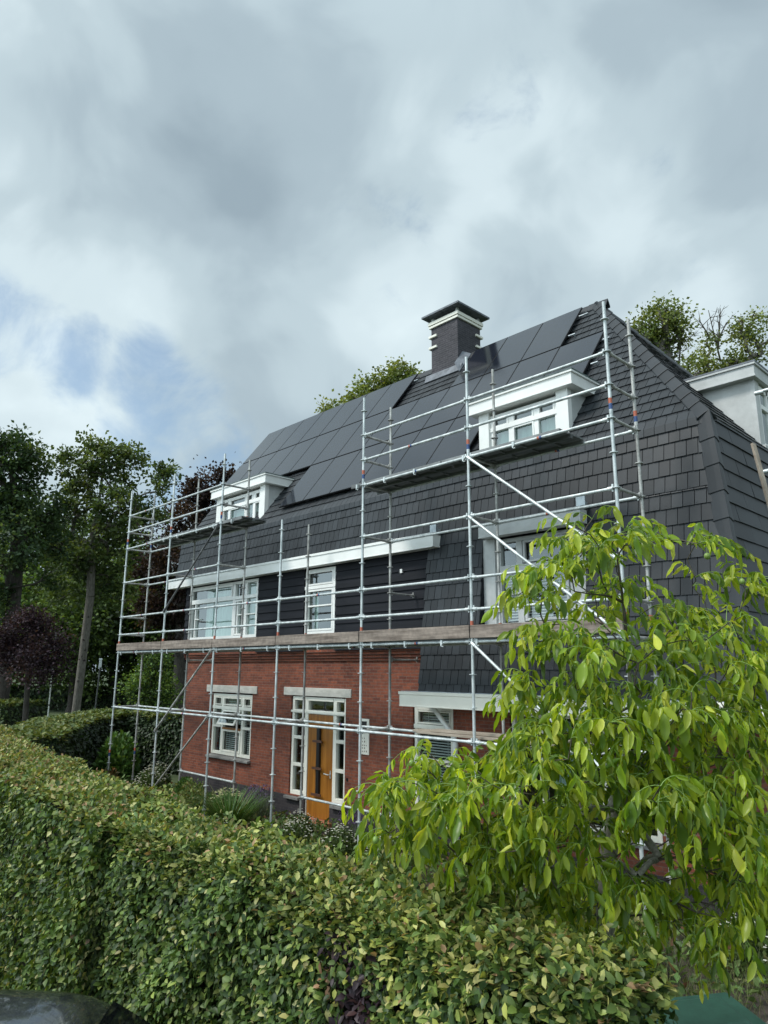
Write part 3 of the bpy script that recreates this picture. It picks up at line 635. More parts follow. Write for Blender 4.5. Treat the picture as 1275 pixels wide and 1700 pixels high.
# ---- dormers
def dormer(x0, x1, mull, label, parent=house):
    """front dormer: posts at y 1.9, fascia proud of it"""
    yf, z0, z1 = 1.90, 7.24, 8.30
    def ry(z): return YB+(z-ZB)/SL
    mb = MB(); pw = .24
    mb.prism([(yf, z0+.1), (ry(z1)+.05, z1), (yf, z1)], x0, x0+.04, 'x')
    d = obj('dormer', mb, 'greypaint', parent); d['label'] = label
    mb = MB(); mb.prism([(yf, z0+.1), (ry(z1)+.05, z1), (yf, z1)], x1-.04, x1, 'x'); obj('dormer_cheek', mb, 'greypaint', d)
    mb = MB(); mb.box(x0-.004, yf-.03, z0, x0+pw, yf+.1, z1-.002); obj('dormer_post', mb, 'white', d, bev=.006); mb = MB(); mb.box(x1-pw, yf-.03, z0, x1+.004, yf+.1, z1-.002); obj('dormer_post', mb, 'white', d, bev=.006)
    a, b = x0+pw, x1-pw; wz0, wz1 = z0+.04, z1-.08
    mb = MB(); y = yf+.03
    mb.box(a, y, wz0, a+.07, y+.07, wz1); mb.box(b-.07, y, wz0, b, y+.07, wz1); mb.box(a+.07, y+.002, wz0, b-.07, y+.07, wz0+.08); mb.box(a+.07, y+.002, wz1-.06, b-.07, y+.07, wz1)
    for m_ in mull: mb.box(m_-.05, y+.004, wz0+.08, m_+.05, y+.068, wz1-.06)
    zt = 7.92; mb.box(a-.01, y-.02, zt-.04, b+.01, y+.066, zt+.04)
    ms = [a+.02]+list(mull)+[b-.02]
    for i in range(len(ms)-1):
        l, r_ = ms[i]+.05, ms[i+1]-.05
        for c, e in ((wz0+.08, zt-.04), (zt+.04, wz1-.06)):
            if (i % 2 == 1) or e > zt+.1: 
                t = .035; mb.box(l, y-.008, c, l+t, y+.04, e); mb.box(r_-t, y-.008, c, r_, y+.04, e); mb.box(l+t, y-.006, c, r_-t, y+.04, c+t); mb.box(l+t, y-.006, e-t, r_-t, y+.04, e)
    obj('dormer_window_frame', mb, 'white', d, bev=.004)
    mb = MB(); mb.add([(a+.05,y+.05,wz0+.05),(b-.05,y+.05,wz0+.05),(b-.05,y+.05,wz1-.05),(a+.05,y+.05,wz1-.05)], [(0,1,2,3)]); obj('dormer_pane', mb, 'glass', d)
    mb = MB(); n = 30; vs = []; fs = []
    for i in range(n+1):
        xx = a+.05+(b-a-.1)*i/n; yy = y+.16+.02*math.sin(i*1.9); vs += [(xx, yy, wz0), (xx, yy, zt+.02)]
    for i in range(n): fs.append((2*i, 2*i+2, 2*i+3, 2*i+1))
    mb.add(vs, fs, smooth=True); obj('dormer_curtain', mb, 'curtain', d)
    mb = MB(); mb.box(a, yf+.6, z0, b, yf+.65, z1); obj('dormer_inside', mb, 'interior', d)
    # flat roof with boxed fascia
    e0, e1, ff = x0-.15, x1+.17, 1.75; f0, f1 = 8.29, 8.56; yb = ry(f1)+.10; ybl = ry(f0)+.02
    mb = MB(); mb.hexa([(e0,ff,f0),(e1,ff,f0),(e1,ybl,f0),(e0,ybl,f0),(e0,ff,f1-.05),(e1,ff,f1-.05),(e1,yb-.1,f1-.05),(e0,yb-.1,f1-.05)])
    mb.hexa([(e0-.03,ff-.03,f1-.05),(e1+.03,ff-.03,f1-.05),(e1+.03,yb-.06,f1-.05),(e0-.03,yb-.06,f1-.05),(e0-.03,ff-.03,f1-.012),(e1+.03,ff-.03,f1-.012),(e1+.03,yb-.04,f1-.012),(e0-.03,yb-.04,f1-.012)])
    mb.box(e0-.01, ff-.012, f0-.004, e1+.01, ff-.001, f0+.03); mb.box(e1+.001, ff-.012, f0-.004, e1+.012, ybl, f0+.03)
    obj('dormer_fascia', mb, 'white' , d, bev=.004)
    mb = MB(); mb.hexa([(e0-.035,ff-.035,f1-.012),(e1+.035,ff-.035,f1-.012),(e1+.035,yb,f1-.012),(e0-.035,yb,f1-.012),(e0-.035,ff-.035,f1+.012),(e1+.035,ff-.035,f1+.012),(e1+.035,yb+.02,f1+.012),(e0-.035,yb+.02,f1+.012)])
    mb.hexa([(e0+.3,ff+.45,f1+.012),(e1-.12,ff+.45,f1+.012),(e1-.12,yb+.02,f1+.012),(e0+.3,yb+.02,f1+.012),(e0+.3,ff+.5,f1+.06),(e1-.12,ff+.5,f1+.06),(e1-.12,yb+.06,f1+.06),(e0+.3,yb+.06,f1+.06)])
    obj('dormer_roof', mb, 'felt', d)
    mb = MB(); mb.hexa([(x0-.1,1.52,7.10),(x1+.12,1.52,7.10),(x1+.12,1.84,7.24),(x0-.1,1.84,7.24),(x0-.1,1.50,7.125),(x1+.12,1.50,7.125),(x1+.12,1.86,7.27),(x0-.1,1.86,7.27)]); obj('dormer_flashing', mb, 'zinc', d)
    return d
dormer(D_L[0], D_L[1], (-17.72, -16.80, -16.42), 'left front dormer with curtained windows')
dormer(D_R[0], D_R[1], (-7.60, -7.02), 'right front dormer above the scaffold deck')
# side dormer, facing +x
def xr(z): return XB-(z-ZB)/SL
mb = MB(); z1 = 8.33
mb.prism([(XB-.12, 7.15), (xr(z1)-.05, z1), (XB-.12, z1)], dy0, dy0+.04, 'y')
sdm = obj('side_dormer', mb, 'greypaint', house); sdm['label'] = 'grey side dormer at the right edge'
mb = MB(); mb.prism([(XB-.12, 7.15), (xr(z1)-.05, z1), (XB-.12, z1)], dy1-.04, dy1, 'y'); obj('dormer_cheek', mb, 'greypaint', sdm)
mb = MB(); mb.box(XB-.14, dy0-.005, 7.12, XB-.05, dy0+.2, z1); mb.box(XB-.14, dy1-.2, 7.12, XB-.05, dy1+.005, z1); mb.box(XB-.2, dy0-.01, 7.05, XB+.02, dy1, 7.11)
obj('dormer_post', mb, 'greypaint', sdm, bev=.006)
mb = MB()
for yy in (dy0+.22, dy0+.62, dy0+1.3): mb.box(XB-.13, yy, 7.15, XB-.07, yy+.07, z1)
mb.box(XB-.125, dy0+.29, 7.86, XB-.06, dy1-.2, 7.94); mb.box(XB-.125, dy0+.29, 7.15, XB-.07, dy1-.2, 7.22); mb.box(XB-.125, dy0+.29, 8.2, XB-.07, dy1-.2, 8.3); obj('dormer_window_frame', mb, 'white', sdm)
mb = MB(); mb.add([(XB-.1,dy0+.25,7.2),(XB-.1,dy1-.22,7.2),(XB-.1,dy1-.22,8.25),(XB-.1,dy0+.25,8.25)], [(0,1,2,3)]); obj('dormer_pane', mb, 'glass', sdm)
mb = MB(); mb.box(XB-.7, dy0+.1, 7.2, XB-.65, dy1-.1, 8.3); obj('dormer_inside', mb, 'interior', sdm)
mb = MB(); f0, f1 = 8.33, 8.58
mb.hexa([(xr(f0)-.02,dy0-.15,f0),(XB+.02,dy0-.15,f0),(XB+.02,dy1+.15,f0),(xr(f0)-.02,dy1+.15,f0),(xr(f1)-.02,dy0-.15,f1-.04),(XB+.02,dy0-.15,f1-.04),(XB+.02,dy1+.15,f1-.04),(xr(f1)-.02,dy1+.15,f1-.04)])
mb.hexa([(xr(f1)-.06,dy0-.18,f1-.04),(XB+.05,dy0-.18,f1-.04),(XB+.05,dy1+.18,f1-.04),(xr(f1)-.06,dy1+.18,f1-.04),(xr(f1)-.06,dy0-.18,f1),(XB+.05,dy0-.18,f1),(XB+.05,dy1+.18,f1),(xr(f1)-.06,dy1+.18,f1)])
mb.box(xr(f0), dy0-.162, f0-.004, XB+.032, dy0-.151, f0+.03)
obj('dormer_fascia', mb, 'greypaint', sdm, bev=.004)
mb = MB(); mb.box(xr(f1)-.1, dy0-.185, f1, XB+.055, dy1+.185, f1+.03); mb.box(xr(f1)-.1, dy0+.05, f1+.03, XB-.35, dy1-.05, f1+.09); obj('dormer_roof', mb, 'lead', sdm)

# ---- chimney
cx0, cx1, cy0, cy1 = -12.17, -11.22, 4.73, 5.70
mb = MB(); mb.box(cx0, cy0, 10.6, cx1, cy1, 12.62); ch = obj('chimney', mb, 'chimbrick', house)
mb = MB(); mb.box(cx0-.05, cy0-.05, 12.62, cx1+.05, cy1+.05, 12.69); mb.box(cx0-.07, cy0-.07, 12.70, cx1+.07, cy1+.07, 12.80); obj('chimney_band', mb, 'cream', ch, bev=.008)
for z in (12.0, 12.33):
    for x0, y0, sx, sy in ((cx0, cy0, -1, -1), (cx0, cy1, -1, 1), (cx1, cy1, 1, 1)):
        mb = MB()                                              # stone blocks clasping three of the corners
        if sx < 0 and sy < 0: mb.box(x0-.07, y0-.05, z, x0+.22, y0+.1, z+.07)
        else: mb.box(min(x0+.05*sx, x0-.2*sx), min(y0+.08*sy, y0-.22*sy), z, max(x0+.05*sx, x0-.2*sx), max(y0+.08*sy, y0-.22*sy), z+.07)
        obj('chimney_block', mb, 'cream', ch, bev=.01)
mb = MB()
for x in (cx0, cx1-.07):
    for y in (cy0, cy1-.07): mb.box(x, y, 12.82, x+.07, y+.07, 12.93)
mb.tube((cx0+.3, cy0+.35, 12.82), (cx0+.3, cy0+.35, 12.92), .13, n=14); obj('chimney_support', mb, 'greypaint', ch)
mb = MB(); zc_, o_ = 12.93, .20
mb.box(cx0-o_, cy0-o_, zc_, cx1+o_, cy1+o_, zc_+.05)
mb.add([(cx0-o_,cy0-o_,zc_+.052),(cx1+o_,cy0-o_,zc_+.052),(cx1+o_,cy1+o_,zc_+.052),(cx0-o_,cy1+o_,zc_+.052),((cx0+cx1)/2,(cy0+cy1)/2,zc_+.11)], [(0,1,4),(1,2,4),(2,3,4),(3,0,4)])
mb.tube(((cx0+cx1)/2-.3, (cy0+cy1)/2+.1, zc_+.05), ((cx0+cx1)/2-.3, (cy0+cy1)/2+.1, zc_+.2), .13, n=14)
mb.sphere(((cx0+cx1)/2-.3, (cy0+cy1)/2+.1, zc_+.2), .15, sc=(1, 1, .4)); obj('chimney_cap', mb, 'lead', ch, bev=.006)
mb = MB(); O = np.array((0, YB, ZB)); P = lambda u, v, n: O+np.array([u, 0, 0])+UV_*v+UN*n
vf = (cy0-YB)*cu
mb.hexa([P(cx0-.12,vf-.2,.03),P(cx1+.2,vf-.2,.03),P(cx1+.2,vf+.03,.03),P(cx0-.15,vf+.03,.03),P(cx0-.12,vf-.2,.055),P(cx1+.2,vf-.2,.055),P(cx1+.2,vf+.03,.12),P(cx0-.15,vf+.03,.12)])
mb.hexa([P(cx1,vf,.03),P(cx1+.22,vf-.3,.03),P(cx1+.22,VL+.02,.03),P(cx1,VL+.05,.03),P(cx1,vf,.2),P(cx1+.22,vf-.3,.06),P(cx1+.22,VL+.02,.06),P(cx1,VL+.05,.2)])
obj('chimney_flashing', mb, 'lead', ch)

# ================================================================== scaffold
XS = [-20.10, -17.41, -14.83, -12.28, -9.67, -7.08, -4.51]; SD = .728; DK = 3.75
sc = thing('scaffold', (-12.3, 0.36, 0), 'galvanised tube scaffolding with timber toe boards along the front of the brick house', 'scaffolding')
def lv(k): return DK+k
def standard(x, y, top, marks=(-2.75, .22, 3.2), m='galv', base=0.0):
    mb = MB(); mb.tube((x, y, .04), (x, y, lv(top)), .0245, n=10); mb.tube((x, y, .02), (x, y, .45), .019, n=8); mb.box(x-.075, y-.075, .006, x+.075, y+.075, .016); mb.tube((x, y, .30), (x, y, .34), .04, n=8)
    k = -3.5
    while k < top-.1:
        z = lv(k); mb.tube((x, y, z-.005), (x, y, z+.006), .061, n=12); k += .5
    for k in marks:
        if k < top-.2 and (k > 0 or (x*7+k) % 2 < 1.2):
            z = lv(k); mb.tube((x, y, z+.02), (x, y, z+.10), .0265, n=10, mi=1); mb.tube((x, y, z-.07), (x, y, z+.015), .0265, n=10, mi=2); mb.tube((x, y, z-.13), (x, y, z-.07), .0275, n=10)
    return obj('standard', mb, [m, 'orange', 'blue'], sc)
for i, x in enumerate(XS):
    for y in (0, SD):
        top = 2.72 if i == 3 else 4.78
        standard(x, y, top, m='galvold' if y > 0 else 'galv')
def hor(name, p, q, mark=True, m='galv', r=.024):
    mb = MB(); p = np.array(p, float); q = np.array(q, float); d = (q-p)/np.linalg.norm(q-p)
    mb.tube(p+d*.05, q-d*.05, r, n=10)
    for e, s in ((p, 1), (q, -1)): mb.tube(e+d*s*.035, e+d*s*.12, r*1.35, n=8); c = e+d*s*.05; mb.box(c[0]-.012, c[1]-.012, c[2]-.045, c[0]+.012, c[1]+.012, c[2]+.06)
    if mark:
        c = p+(q-p)*random.uniform(.35, .6); mb.tube(c, c+d*.035, r*1.05, n=10, mi=1); mb.tube(c+d*.04, c+d*.08, r*1.05, n=10, mi=2)
    return obj(name, mb, [m, 'orange', 'blue'], sc)
def ledger(i, j, k, y=0, m='galv'): hor('ledger', (XS[i], y, lv(k)), (XS[j], y, lv(k)), random.random() < .35, m)
for i, j in ((0, 1), (1, 2)):
    for k in (4, 3.5, 3, 2, 1, .5, 0, -1.5): ledger(i, j, k)
    for k in (3, 2, -1.5): ledger(i, j, k, SD)
    ledger(i, j, 0, SD)
for i, j in ((2, 3), (3, 4)):
    for k in (1, .5, 0, -1.5): ledger(i, j, k)
    for k in (0, -1.5): ledger(i, j, k, SD)
for i, j in ((4, 5), (5, 6)):
    for k in (4, 3.5, 3, 2, 1, .5, 0, -1.5): ledger(i, j, k)
    for k in (3, 2, 0, -1.5): ledger(i, j, k, SD)
ledger(1, 2, -3.0, SD); ledger(3, 4, -3.0, SD); ledger(4, 5, -3.0, SD)
def trans(i, k, m='galvold'): hor('transom', (XS[i], 0, lv(k)), (XS[i], SD, lv(k)), False, m)
for i, ks in ((0, (4, 3.5, 3, 2, 1, .5, 0, -1.5)), (1, (3, 2, 0, -1.5)), (2, (4, 3.5, 3, 2, 0, -1.5)), (3, (0, -1.5)), (4, (4, 3.5, 3, 2, 0, -1.5)), (5, (3, 2, 0, -1.5)), (6, (4, 3.5, 3, 2, .5, 0, -1.5))):
    for k in ks: trans(i, k)
hor('wall_tie', (XS[4], SD, lv(1.0)), (XS[4], 1.42, lv(1.0)), False, 'galvold', .018)
hor('wall_tie', (XS[1], SD, lv(-.22)), (XS[1]+.02, 1.5, lv(-.22)), False, 'galvold', .018)
hor('wall_tie', (XS[4], SD, lv(-.25)), (XS[4]+.02, 1.5, lv(-.25)), False, 'galvold', .018)
def brace(i, ki, j, kj, m='galv', yo=-.055): hor('brace', (XS[i], yo, lv(ki)), (XS[j], yo, lv(kj)), False, m, .0235)
brace(2, 3.0, 1, 1.0, 'steeldark'); brace(2, 0, 1, -2.0, 'galvold'); brace(2, -1.5, 1, -3.45, 'galvold')
brace(5, 3.0, 6, 1.0); brace(5, 2.0, 6, 0.0); brace(5, 0, 6, -2.0)
rb0 = random.Random(21)
def decking(x0, x1, k, hooks=True):
    z = lv(k)+.03; L = x1-x0; n = max(1, round(L/2.57)); w = (SD-.05)/2
    for i in range(n):
        a = x0+L*i/n+.01; b = x0+L*(i+1)/n-.01; mb = MB()
        for y0 in (.02, .03+w):
            mb.box(a, y0, z+.02, b, y0+w, z+.045); mb.box(a, y0, z-.03, b, y0+.02, z+.02); mb.box(a, y0+w-.02, z-.03, b, y0+w, z+.02)
            s = a+.25
            while s < b-.1: mb.box(s, y0+.02, z-.01, s+.03, y0+w-.02, z+.02); s += .42
        for h in np.arange(a+rb0.uniform(.1, .5), b-.1, rb0.uniform(.75, 1.1)):                     # hooks over the ledger
            mb.box(h, -.035, z-.06, h+.04, .02, z+.01, 1); mb.box(h+.008, -.038, z-.09, h+.028, -.018, z-.06, 1); mb.tube((h+.02, -.02, z-.095), (h+.055, -.02, z-.095), .011, n=6, mi=1)
        obj('deck', mb, ['deck', 'galv'], sc)
decking(XS[0]+.03, XS[6], 0); decking(-18.9, -13.95, 3.0); decking(-10.05, -5.35, 3.0)
rb = random.Random(12)
for i in range(6):
    mb = MB(); a, b = XS[i]+(.0 if i else -.02), XS[i+1]; h = .20+rb.uniform(-.008, .012)
    mb.box(a+.012, -.066, lv(0)+.045+rb.uniform(0, .01), b-.012, -.032, lv(0)+.045+h); obj('toe_board', mb, 'plank', sc, bev=.004)
# loose planks lying on the lower ledgers
pk = []
for n, (x0, x1, y0, z, a) in enumerate(((-8.75, -5.4, .42, 2.285, .02), (-8.45, -5.1, .12, 2.285, -.03), (-8.2, -5.6, .28, 2.325, .05))):
    mb = MB(); L = x1-x0; mb.box(-L/2, -.11, 0, L/2, .11, .035); o = obj('plank', mb, 'plankpale', None, bev=.004, loc=((x0+x1)/2, y0+.1, z)); o.rotation_euler.z = a
    tag(o, ('pale plank nearest the wall on the lower scaffold tubes', 'pale plank on the outer lower scaffold tube', 'topmost pale plank of the stack on the lower scaffold tubes')[n], 'plank', 'loose planks on the scaffold')
# side scaffold, its near end just reaching into view
s2 = thing('side_scaffold', (-2.7, 3.6, 0), 'second tube scaffold round the right corner of the house, only two tube ends showing', 'scaffolding')
mb = MB()
for x, y in ((-2.35, 1.95), (-1.62, 1.95), (-2.35, 4.5), (-1.62, 4.5)):
    mb = MB(); mb.tube((x, y, .02), (x, y, 8.4), .0245, n=10)
    for k in np.arange(.25, 8.2, .5): mb.tube((x, y, k), (x, y, k+.011), .061, n=12)
    obj('standard', mb, 'galv', s2)
for z in (7.31, 6.12):
    mb = MB(); mb.tube((-3.22, 1.93, z), (-1.5, 1.93, z), .024, n=10); mb.tube((-3.24, 1.93, z-.012), (-3.12, 1.93, z-.012), .034, n=8); obj('transom', mb, 'galv', s2)
    mb = MB(); mb.tube((-2.35, 1.9, z), (-2.35, 4.55, z), .024, n=10); obj('ledger', mb, 'galv', s2)
# timber plank leaning on the side roof
a = np.array((-3.60, 2.75, 6.80)); b = np.array((-2.9, 1.85, 3.4)); d = (b-a)/np.linalg.norm(b-a); w = np.array([.35, .93, 0]); w = w-d*(w@d); w /= np.linalg.norm(w); t = np.cross(d, w)
mb = MB()
P4 = lambda p: [p-w*.035-t*.02, p+w*.035-t*.02, p+w*.035+t*.02, p-w*.035+t*.02]
mb.hexa(P4(a)+P4(b)); tag(obj('timber_batten', mb, 'plankpale'), 'weathered timber batten leaning against the right side roof at the picture edge', 'batten')


# ================================================================== vegetation
G_DK = [(5, (0.030, 0.062, 0.022)), (4, (0.050, 0.095, 0.028)), (2, (0.080, 0.135, 0.040)), (.5, (0.14, 0.17, 0.05))]
def hedge_core(pts, w, h, inset=.24):
    mb = MB()
    for (a, b) in zip(pts[:-1], pts[1:]):
        a = np.array(a, float); b = np.array(b, float); d = b-a; L = np.linalg.norm(d); d /= L; n = np.array([-d[1], d[0]]); hw = w/2-inset
        q = [a-n*hw+d*inset*.5, b-n*hw, b+n*hw, a+n*hw+d*inset*.5]
        mb.hexa([(*p, 0.0) for p in q]+[(*p, h-inset) for p in q])
    return mb
def hedge(name, pts, w, h, label, per, size, palf, palt, mat_='leafh', tmpl=T_DIA, sides=('l', 'r', 't', 'e'), dens=None, up=.5, group=None, ends=True, shoots=0, colfn=None, bumpy=.05):
    """clipped hedge along a path: leaves over its faces and top"""
    hg = thing(name, (pts[0][0], pts[0][1], 0), label, 'hedge', group)
    obj('hedge_core', hedge_core(pts, w, h), 'hedgecore', hg)
    Ps, As, Ns, Cs, Zs = [], [], [], [], []
    def emit(p, n, k, is_top, depth=0.0):
        if not depth and k > 40: emit(p[:k//3], n, k//3, is_top, .11)
        if dens is not None: keep = rng.random(k) < dens(p)
        else: keep = np.ones(k, bool)
        p = p[keep]; k = len(p)
        if not k: return
        if depth: p = p-n*depth
        if is_top:
            p = p.copy(); p[:, 2] -= np.clip((-5.66-p[:, 1])/.17, 0, 1)**2*.13*(name == 'front_hedge')
        else:
            p = p-n*(np.clip((p[:, 2:3]-(h-.35))/.35, 0, 1)**2*.13)
        n = np.broadcast_to(n, (k, 3)); b = sn(p, 1.7, 1)*bumpy+sn(p, 5, 2)*bumpy*.5
        p = p+n*(b[:, None]-.07+rng.random((k, 1))*.10)
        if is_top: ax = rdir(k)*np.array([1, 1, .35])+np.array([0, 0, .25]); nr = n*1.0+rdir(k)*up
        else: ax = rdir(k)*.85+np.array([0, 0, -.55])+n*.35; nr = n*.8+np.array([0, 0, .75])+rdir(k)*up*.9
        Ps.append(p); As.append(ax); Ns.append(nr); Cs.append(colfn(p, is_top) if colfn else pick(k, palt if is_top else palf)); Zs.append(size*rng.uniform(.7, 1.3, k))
    for (a, b) in zip(pts[:-1], pts[1:]):
        a = np.array(a, float); b = np.array(b, float); d = b-a; L = np.linalg.norm(d); d /= L; n = np.array([-d[1], d[0]])
        for s, key in ((-1, 'r'), (1, 'l')):
            if key in sides:
                k = int(L*h*per); u = rng.random(k)*L; z = rng.random(k)*h
                emit(np.column_stack([a[0]+d[0]*u+n[0]*s*w/2, a[1]+d[1]*u+n[1]*s*w/2, z]), np.array([n[0]*s, n[1]*s, 0]), k, False)
        k = int(L*w*per*1.15); u = rng.random(k)*L; v = (rng.random(k)-.5)*w
        emit(np.column_stack([a[0]+d[0]*u+n[0]*v, a[1]+d[1]*u+n[1]*v, np.full(k, h)]), np.array([0, 0, 1.0]), k, True)
    if ends:
        for p0, q0, sg in ((pts[0], pts[1], -1), (pts[-1], pts[-2], -1)):
            p0 = np.array(p0, float); d = np.array(q0, float)-p0; d /= np.linalg.norm(d); n = np.array([-d[1], d[0]]); k = int(w*h*per); v = (rng.random(k)-.5)*w
            emit(np.column_stack([p0[0]+n[0]*v, p0[1]+n[1]*v, rng.random(k)*h]), np.array([-d[0], -d[1], 0]), k, False)
    P = np.concatenate(Ps); A = np.concatenate(As); Nn = np.concatenate(Ns); C = np.concatenate(Cs); Z = np.concatenate(Zs)
    link('foliage', leaves_me('foliage', P, A, Nn, Z, C, tmpl, 1.0, (mat_,)), hg)
    return hg
# --- the big front hedge: dark green, bronze and yellowing patches
def fh_col(p, top):
    k = len(p)
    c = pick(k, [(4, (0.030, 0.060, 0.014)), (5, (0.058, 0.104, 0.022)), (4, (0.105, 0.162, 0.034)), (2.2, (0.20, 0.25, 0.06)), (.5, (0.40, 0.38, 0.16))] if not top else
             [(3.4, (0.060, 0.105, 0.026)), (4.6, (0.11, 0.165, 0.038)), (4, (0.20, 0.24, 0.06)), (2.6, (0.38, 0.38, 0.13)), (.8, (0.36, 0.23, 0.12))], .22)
    x, z = p[:, 0], p[:, 2]; q = sn(p, 1.3, 4)
    lum = np.clip(1+.22*sn(p, 2.2, 3), .6, 1.4)[:, None]; c = c*lum
    yel = np.clip(1.15-np.abs(x+2.75)/1.0, 0, 1)*np.clip((z-1.15)/.5, 0, 1)*np.clip(.75+q*.6, 0, 1)
    m = rng.random(k) < yel*.50; c[m] = pick(m.sum(), [(3, (0.34, 0.36, 0.08)), (2, (0.44, 0.40, 0.14)), (1, (0.20, 0.28, 0.06))], .15)
    pur = np.clip(1-np.hypot((x+3.30)/.34, (z-1.50)/.42), 0, 1)*1.5*np.clip(.7+sn(p, 4, 9), 0, 1)
    m = rng.random(k) < pur; c[m] = pick(m.sum(), [(3, (0.035, 0.022, 0.028)), (1, (0.06, 0.03, 0.03))], .2)
    br = np.clip(sn(p, 3.4, 6)-.72, 0, 1)*1.5*(x > -4.6)*(z < 1.7)
    m = rng.random(k) < br; c[m] = pick(m.sum(), [(2, (0.30, 0.17, 0.09)), (1, (0.40, 0.27, 0.15))], .2)
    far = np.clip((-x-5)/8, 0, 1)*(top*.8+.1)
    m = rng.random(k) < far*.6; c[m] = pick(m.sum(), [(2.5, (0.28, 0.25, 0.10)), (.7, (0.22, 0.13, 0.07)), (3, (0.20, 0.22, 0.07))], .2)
    return c
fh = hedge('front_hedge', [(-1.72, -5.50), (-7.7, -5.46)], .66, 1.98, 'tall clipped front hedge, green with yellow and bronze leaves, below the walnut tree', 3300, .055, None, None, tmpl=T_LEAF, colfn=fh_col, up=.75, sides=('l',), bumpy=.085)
# photographer side of the near stretch, one face only (the l/r side is set by the path direction)
hedge_far_pts = [(-6.4, -5.47), (-8.6, -5.36), (-12.5, -4.95), (-16.5, -4.25), (-21.5, -3.55)]
o2 = hedge_core(hedge_far_pts, .92, 1.98); obj('hedge_core', o2, 'hedgecore', fh)
def strip(pts, w, h, per, size):
    Ps, Ns, Ts = [], [], []
    for (a, b) in zip(pts[:-1], pts[1:]):
        a = np.array(a, float); b = np.array(b, float); d = b-a; L = np.linalg.norm(d); d /= L; n = np.array([-d[1], d[0]])
        k = int(L*w*per); u = rng.random(k)*L; v = (rng.random(k)-.5)*w
        Ps.append(np.column_stack([a[0]+d[0]*u+n[0]*v, a[1]+d[1]*u+n[1]*v, np.full(k, h)])); Ns.append(np.tile([0, 0, 1.0], (k, 1))); Ts.append(np.ones(k, bool))
        k = int(L*h*per*.7); u = rng.random(k)*L
        Ps.append(np.column_stack([a[0]+d[0]*u+n[0]*w/2, a[1]+d[1]*u+n[1]*w/2, rng.random(k)*h])); Ns.append(np.tile([n[0], n[1], 0], (k, 1))); Ts.append(np.zeros(k, bool))
        k = int(L*.6*per*.7); u = rng.random(k)*L
        Ps.append(np.column_stack([a[0]+d[0]*u-n[0]*w/2, a[1]+d[1]*u-n[1]*w/2, h-rng.random(k)*.7])); Ns.append(np.tile([-n[0], -n[1], 0], (k, 1))); Ts.append(np.zeros(k, bool))
    P, Nn, T = np.concatenate(Ps), np.concatenate(Ns), np.concatenate(Ts); k = len(P)
    P = P+Nn*((sn(P, 1.3, 1)*.07+sn(P, 4, 2)*.04)[:, None]-.06+rng.random((k, 1))*.13)
    ax = np.where(T[:, None], rdir(k)*np.array([1, 1, .5])+np.array([0, 0, .35]), rdir(k)*.6+np.array([0, 0, -.6])+Nn*.4)
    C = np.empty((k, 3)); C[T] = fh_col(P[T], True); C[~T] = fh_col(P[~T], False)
    link('foliage', leaves_me('foliage', P, ax, Nn+rdir(k)*.8, size*rng.uniform(.7, 1.3, k), C, T_DIA, 1.0, ('leafh',)), fh)
strip(hedge_far_pts, .92, 1.98, 2400, .060)
# young shoots standing up out of the top
k = 2200; x = -1.8-rng.random(k)**1.1*13; yb = -5.5+np.clip((-x-7.0)*.125, 0, 2)+(rng.random(k)-.5)*.72
bp = np.column_stack([x, yb, np.full(k, 1.95)]); L = rng.uniform(.05, .17, k); Ps, As, Cs, Zs = [], [], [], []
dr_ = unit(rdir(k)*np.array([.5, .5, .1])+np.array([0, 0, 1.0]))
for j in range(4):
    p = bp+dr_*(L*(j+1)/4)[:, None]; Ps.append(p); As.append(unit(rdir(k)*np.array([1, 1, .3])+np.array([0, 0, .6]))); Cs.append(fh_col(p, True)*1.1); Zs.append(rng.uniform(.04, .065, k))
P = np.concatenate(Ps); link('shoots', leaves_me('shoots', P, np.concatenate(As), rdir(len(P))+np.array([0, 0, .6]), np.concatenate(Zs), np.concatenate(Cs), T_LEAF, .9, ('leafh',)), fh)

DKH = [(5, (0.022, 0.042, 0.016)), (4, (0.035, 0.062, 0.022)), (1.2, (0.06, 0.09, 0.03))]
LTH = [(4, (0.085, 0.125, 0.035)), (3, (0.13, 0.16, 0.045)), (2, (0.19, 0.20, 0.06)), (1, (0.06, 0.09, 0.03))]  # for hedge tops: light from above painted in as paler leaves
hedge('garden_hedge', [(-17.3, -3.3), (-22.6, -.4), (-25.8, 2.6), (-19.9, 4.3)], 1.6, 1.80, 'dark green garden hedge with a top coloured paler as if sunlit, left of the house behind the scaffold', 420, .12, DKH, LTH)
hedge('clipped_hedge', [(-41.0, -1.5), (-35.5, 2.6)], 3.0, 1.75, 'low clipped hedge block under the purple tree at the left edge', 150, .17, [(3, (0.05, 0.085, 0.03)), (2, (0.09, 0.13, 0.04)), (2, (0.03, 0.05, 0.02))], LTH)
hedge('boundary_hedge', [(-66.0, 9.0), (-52.0, 20.0), (-44, 28)], 2.0, 1.75, 'long dark hedge far behind the pale tree trunk', 60, .24, DKH, [(3, (0.07, 0.11, 0.035)), (2, (0.05, 0.08, 0.03))])

